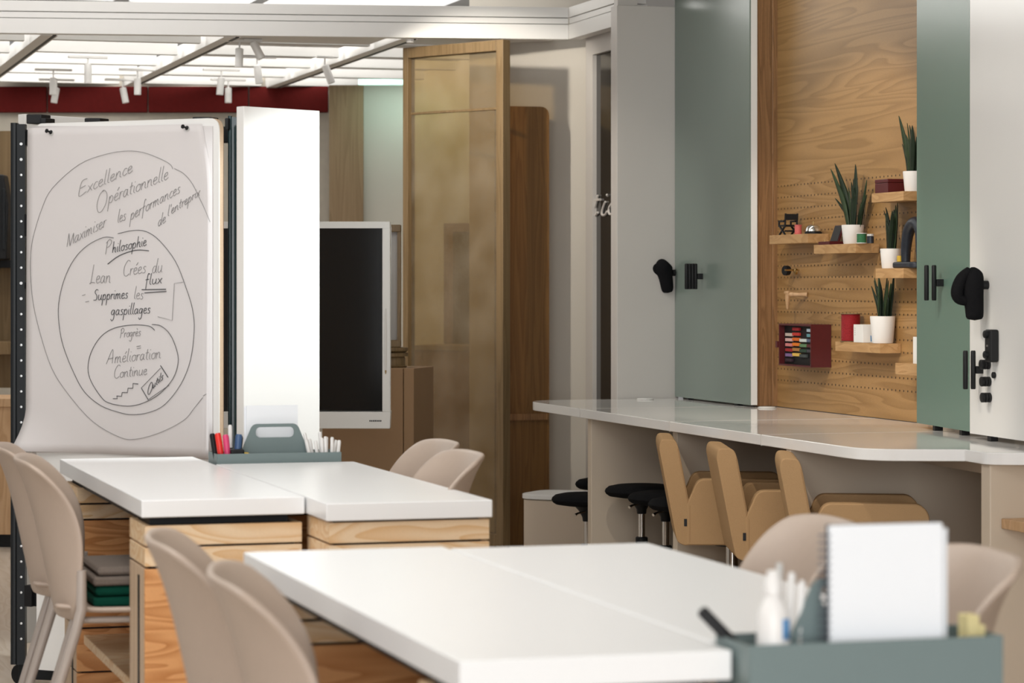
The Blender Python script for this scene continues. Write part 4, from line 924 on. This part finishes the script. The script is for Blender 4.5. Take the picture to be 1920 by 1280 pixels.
# ================================================================== black accessories on the boards
XG0 = 3.9855
g = onX(1266, 520, XG0)
t = thing('board_eraser_mitt', 'black felt eraser mitt hung on the sage green panel', 'eraser', (XG0, g.y, g.z), 0, 'black felt board erasers')
mb = MB(); n = 18
prof = [(-.068, .020, .030, -.034), (-.05, .027, .040, -.036), (-.02, .028, .042, -.040), (.01, .030, .046, -.046), (.030, .034, .055, -.052), (.050, .033, .058, -.054), (.066, .024, .046, -.048), (.072, .010, .02, -.042)]
mb.tube([(c, -.0, z) for z, a, b_, c in prof], [b_ * .70 for z, a, b_, c in prof], 18).build('felt_body', 'black_felt', t, sub=1)
MB().tube(smooth_path([(-.066, .01, .058), (-.088, .012, .046), (-.088, .012, .030), (-.064, .01, .012)], 4), [.012] * 13, 10).build('fold', 'black_felt', t)
MB().lathe([(.014, 0), (.014, .012), (0, .012)], (-.0125, 0, .02), 18, (1, 0, 0)).build('magnet', 'black', t)
def pens(label, centre, nrm, count, length, pitch, group='black marker holders', gap_last=0, lean=0):
    t = thing('marker_holder', label, 'marker holder', centre, math.atan2(nrm.y, nrm.x), group)     # local x = away from the board
    MB().box((.0, -.010, -.012), (.024, .010, .012)).build('magnet_clip', 'black', t, bevel=.002)
    for k in range(count):
        x = .031 + k * pitch
        MB().lathe([(.0068, -length / 2), (.0080, -length / 2 + .003), (.0080, length / 2 - .004), (.0062, length / 2)], (x, 0, lean * k), 14).build('marker', 'black', t)
        MB().lathe([(.0079, length * .14), (.0079, length * .14 + .004)], (x, 0, lean * k), 14).build('cap_ring', 'black_metal', t)
    return t
pens('rack of four black markers on the sage green panel', onX(1317, 518, XG0), Vector((-1, 0, 0)), 4, .108, .0135)
pens('pair of black markers on the teal green panel', on_green(1768, 530), gn, 2, .118, .026)
pens('pair of black markers at the left edge of the white board', on_white(1842, 693), wn, 2, .122, .026)
g = on_white(1852, 552)
t = thing('board_eraser_mitt', 'black cloth eraser mitt hung on the white board at the right', 'eraser', g, math.atan2(wn.y, wn.x), 'black felt board erasers')
MB().tube([(.035, 0, .082), (.04, 0, .076), (.048, 0, .05), (.052, 0, .0), (.046, 0, -.02), (.044, 0, -.06), (.044, 0, -.082)], [.010, .026, .034, .036, .031, .029, .028], 18).build('felt_body', 'black_felt', t, sub=1)
MB().tube(smooth_path([(.06, .0, .076), (.088, 0, .05), (.102, 0, .012), (.096, .0, -.012), (.07, 0, -.022)], 4), [.014 + .006 * math.sin(k / 16 * math.pi) for k in range(17)], 12).build('fold', 'black_felt', t)
MB().tube([(.085, 0, -.016), (.11, -.004, -.018)], .004, 8).build('care_label', 'clear', t, label='pale care label')
MB().lathe([(.014, .0), (.014, .022), (0, .022)], (.0, 0, .03), 18, (1, 0, 0)).build('magnet', 'black', t)
g = on_white(1868, 648)
t = thing('black_dispenser', 'black rectangular dispenser on the white board at the right', 'dispenser', g, math.atan2(wn.y, wn.x))
MB().box((.001, -.024, -.051), (.030, .024, .051)).build('housing', 'black', t, bevel=.006, seg=3)
for z in (-.028, .036): MB().lathe([(.012, 0), (.012, .010), (.009, .012)], (.030, .0, z), 18, (1, 0, 0)).build('knob', 'black', t)
MB().box((.0305, -.006, -.003), (.031, .006, .003)).build('printed_mark', 'steel', t)
for i, (x, y, n_, lab, r_) in enumerate([(1855, 683, 3, 'stack of black round magnets on the white board beside the markers', .0155), (1856, 715, 3, 'stack of black round magnets on the white board, middle one', .0155), (1857, 745, 3, 'stack of black round magnets on the white board, lowest', .0155), (1866, 703, 1, 'single small black magnet on the white board under the dispenser', .010)]):
    t = thing('board_magnet', lab, 'magnet', on_white(x, y), math.atan2(wn.y, wn.x), 'black board magnets')
    for k in range(n_): MB().lathe([(r_ * .9, 0), (r_, .0012), (r_, .0078), (r_ * .9, .009)], (.0005 + k * .0105, 0, 0), 20, (1, 0, 0)).build('magnet_disc', 'black', t)
    if n_ > 1: MB().lathe([(r_ * .6, 0), (r_ * .6, n_ * .0105 - .002)], (.0005, 0, 0), 12, (1, 0, 0)).build('core', 'black_metal', t)

# ================================================================== contents of the caddies
zf = .766 - .11 + .0035; zn = .752 - .13 + .0035
def pen(label, base, top, r, m, cap, group, capfrac=.35):
    t = thing('pen', label, 'pen', base, 0, group); v = Vector(top) - Vector(base); c = v * (1 - capfrac)
    MB().tube([(0, 0, 0), tuple(c)], r * .9, 10).build('barrel', m, t); MB().tube([tuple(c), tuple(v * .97), tuple(v)], [r, r, r * .7], 10).build('cap', cap, t); return t
def far_pen(lab, x, y, tx, tz, r, m, cap, grp, ty=0): return pen(lab, (x, y, zf + .002), (tx, y + ty, tz), r, m, cap, grp)
yc = 7.30
far_pen('red capped marker in the left of the far caddy', 1.350, yc, 1.326, .822, .009, 'redpen', 'redpen', 'markers in the far caddy')
far_pen('pink capped marker in the left of the far caddy', 1.362, yc - .01, 1.346, .818, .009, 'pinkpen', 'pinkpen', 'markers in the far caddy')
far_pen('black capped marker leaning out of the far caddy, leftmost', 1.338, yc + .02, 1.314, .82, .008, 'black', 'black', 'markers in the far caddy')
far_pen('blue capped marker in the far caddy', 1.372, yc, 1.386, .818, .010, 'bluepen', 'bluepen', 'markers in the far caddy')
far_pen('dark marker behind the blue one in the far caddy', 1.380, yc + .03, 1.395, .812, .009, 'black', 'black', 'markers in the far caddy')
far_pen('white capped slim marker standing tallest in the left of the far caddy', 1.372, yc + .04, 1.368, .842, .006, 'black', 'whitepen', 'markers in the far caddy')
t = thing('tape_dispenser', 'black holder with a yellow tip in the left of the far caddy', 'dispenser', (1.384, yc - .01, zf), 0)
MB().box((-.026, -.018, .001), (.012, .018, .118)).build('body', 'black', t, bevel=.004); MB().box((.013, -.012, .09), (.026, .012, .108)).build('tip', 'yellow', t, bevel=.002)
for k in range(11):
    x = 1.607 + (k % 6) * .0095; lean = -.03 + (k % 6) * .0105 + random.uniform(-.01, .01)
    far_pen(['white pen leaning hard left in the right of the far caddy', 'second white pen from the left in the far caddy', 'third white pen from the left in the far caddy', 'fourth white pen from the left in the far caddy',
             'fifth white pen from the left in the far caddy', 'white pen leaning hard right in the far caddy', 'white pen in the back row of the far caddy, first from the left', 'white pen in the back row of the far caddy, second from the left',
             'white pen in the back row of the far caddy, third from the left', 'white pen in the back row of the far caddy, fourth from the left', 'white pen in the back row of the far caddy, rightmost'][k],
            x, 7.29 + .03 * (k // 6), x + lean, .795 + random.uniform(0, .026), .0052, 'whitepen' if k % 3 else 'clear', 'whitepen', 'white pens in the far caddy')
t = thing('paper_stack', 'white paper sheets standing behind the handle of the far caddy', 'paper', (1.49, 7.352, zf), 0)
MB().box((-.073, 0, .002), (.073, .006, .235)).build('front_sheet', 'notebook', t); MB().box((-.078, .007, .002), (.068, .012, .232)).build('rear_sheet', 'notebook', t)
# near caddy
cx = 1.49; yn = 3.318
def nx(px, d): return at(px, 1100, d).x
xa, xb = 1.434, 1.606
t = thing('spiral_notebook', 'blank white spiral notebook standing in the near caddy', 'notebook', ((xa + xb) / 2, yn + .012, zn + .012), R(-2)); hw = (xb - xa) / 2
MB().box((-hw + .008, 0, 0), (hw, .004, .268)).build('front_page', 'notebook', t, bevel=.001); MB().box((-hw + .010, .0045, .004), (hw + .0, .014, .266)).build('page_block', 'notebook', t)
MB().box((-hw + .008, .0145, 0), (hw, .017, .268)).build('back_cover', 'wirebind', t)
sp_ = MB()
for k in range(26):
    z = .008 + k * .0098; sp_.tube([(-hw + .003 + .0085 * math.cos(a), .008 + .0105 * math.sin(a), z + .002 * a / 6.28) for a in [i * 2 * math.pi / 10 for i in range(11)]], .0012, 5)
sp_.build('wire_binding', 'wirebind', t)
t = thing('paper_stack', 'white sheets standing behind the spiral notebook, shifted right', 'paper', (1.538, yn + .035, zn), R(-2))
MB().box((-.065, 0, .002), (.086, .004, .270)).build('front_sheet', 'notebook', t); MB().box((-.068, .005, .002), (.082, .009, .268)).build('rear_sheet', 'notebook', t)
t = thing('white_bottle', 'white plastic bottle with a blue label mark in the near caddy', 'bottle', (1.358, 3.33, zn), 0)
MB().lathe([(.020, 0), (.0225, .004), (.0225, .155), (.020, .172), (.012, .185), (.0105, .190)], n=28).build('body', 'whitepen', t); MB().lathe([(.0125, .1905), (.0125, .208), (.009, .213), (.008, .222), (0, .223)], n=24).build('cap', 'whitepen', t)
MB().grid(lambda u, v: (.0229 * math.sin((u - .5) * .7 + .55), -.0229 * math.cos((u - .5) * .7 + .55), .145 + .014 * (v - .5) * 2), 6, 2).build('label_mark', 'label_blue', t, solid=.0004)
pen('thick black marker leaning far left out of the near caddy', (1.365, 3.40, zn + .08), (1.285, 3.41, .788), .0085, 'black', 'black', 'pens in the near caddy', .5)
pen('beige pencil beside the white bottle in the near caddy', (1.358, 3.36, zn + .004), (1.353, 3.36, .795), .004, 'beech', 'beech', 'pens in the near caddy')
pen('white pen right of the bottle in the near caddy', (1.392, 3.37, zn + .004), (1.408, 3.385, .838), .0055, 'whitepen', 'whitepen', 'pens in the near caddy')
pen('pale grey pen right of the bottle in the near caddy', (1.386, 3.38, zn + .004), (1.396, 3.40, .850), .005, 'clear', 'clear', 'pens in the near caddy')
pen('clear pen nearest the notebook in the near caddy', (1.400, 3.36, zn + .004), (1.417, 3.37, .828), .005, 'clear', 'whitepen', 'pens in the near caddy')
t = thing('sticky_notes', 'pale yellow sticky note pads in the right of the near caddy', 'sticky notes', (1.664, 3.35, zn), 0)
MB().box((-.014, -.01, 0), (.004, .02, .150)).build('tall_pad', 'paleyellow', t, bevel=.001); MB().box((.005, -.008, 0), (.014, .02, .136)).build('short_pad', 'paleyellow', t, bevel=.001)
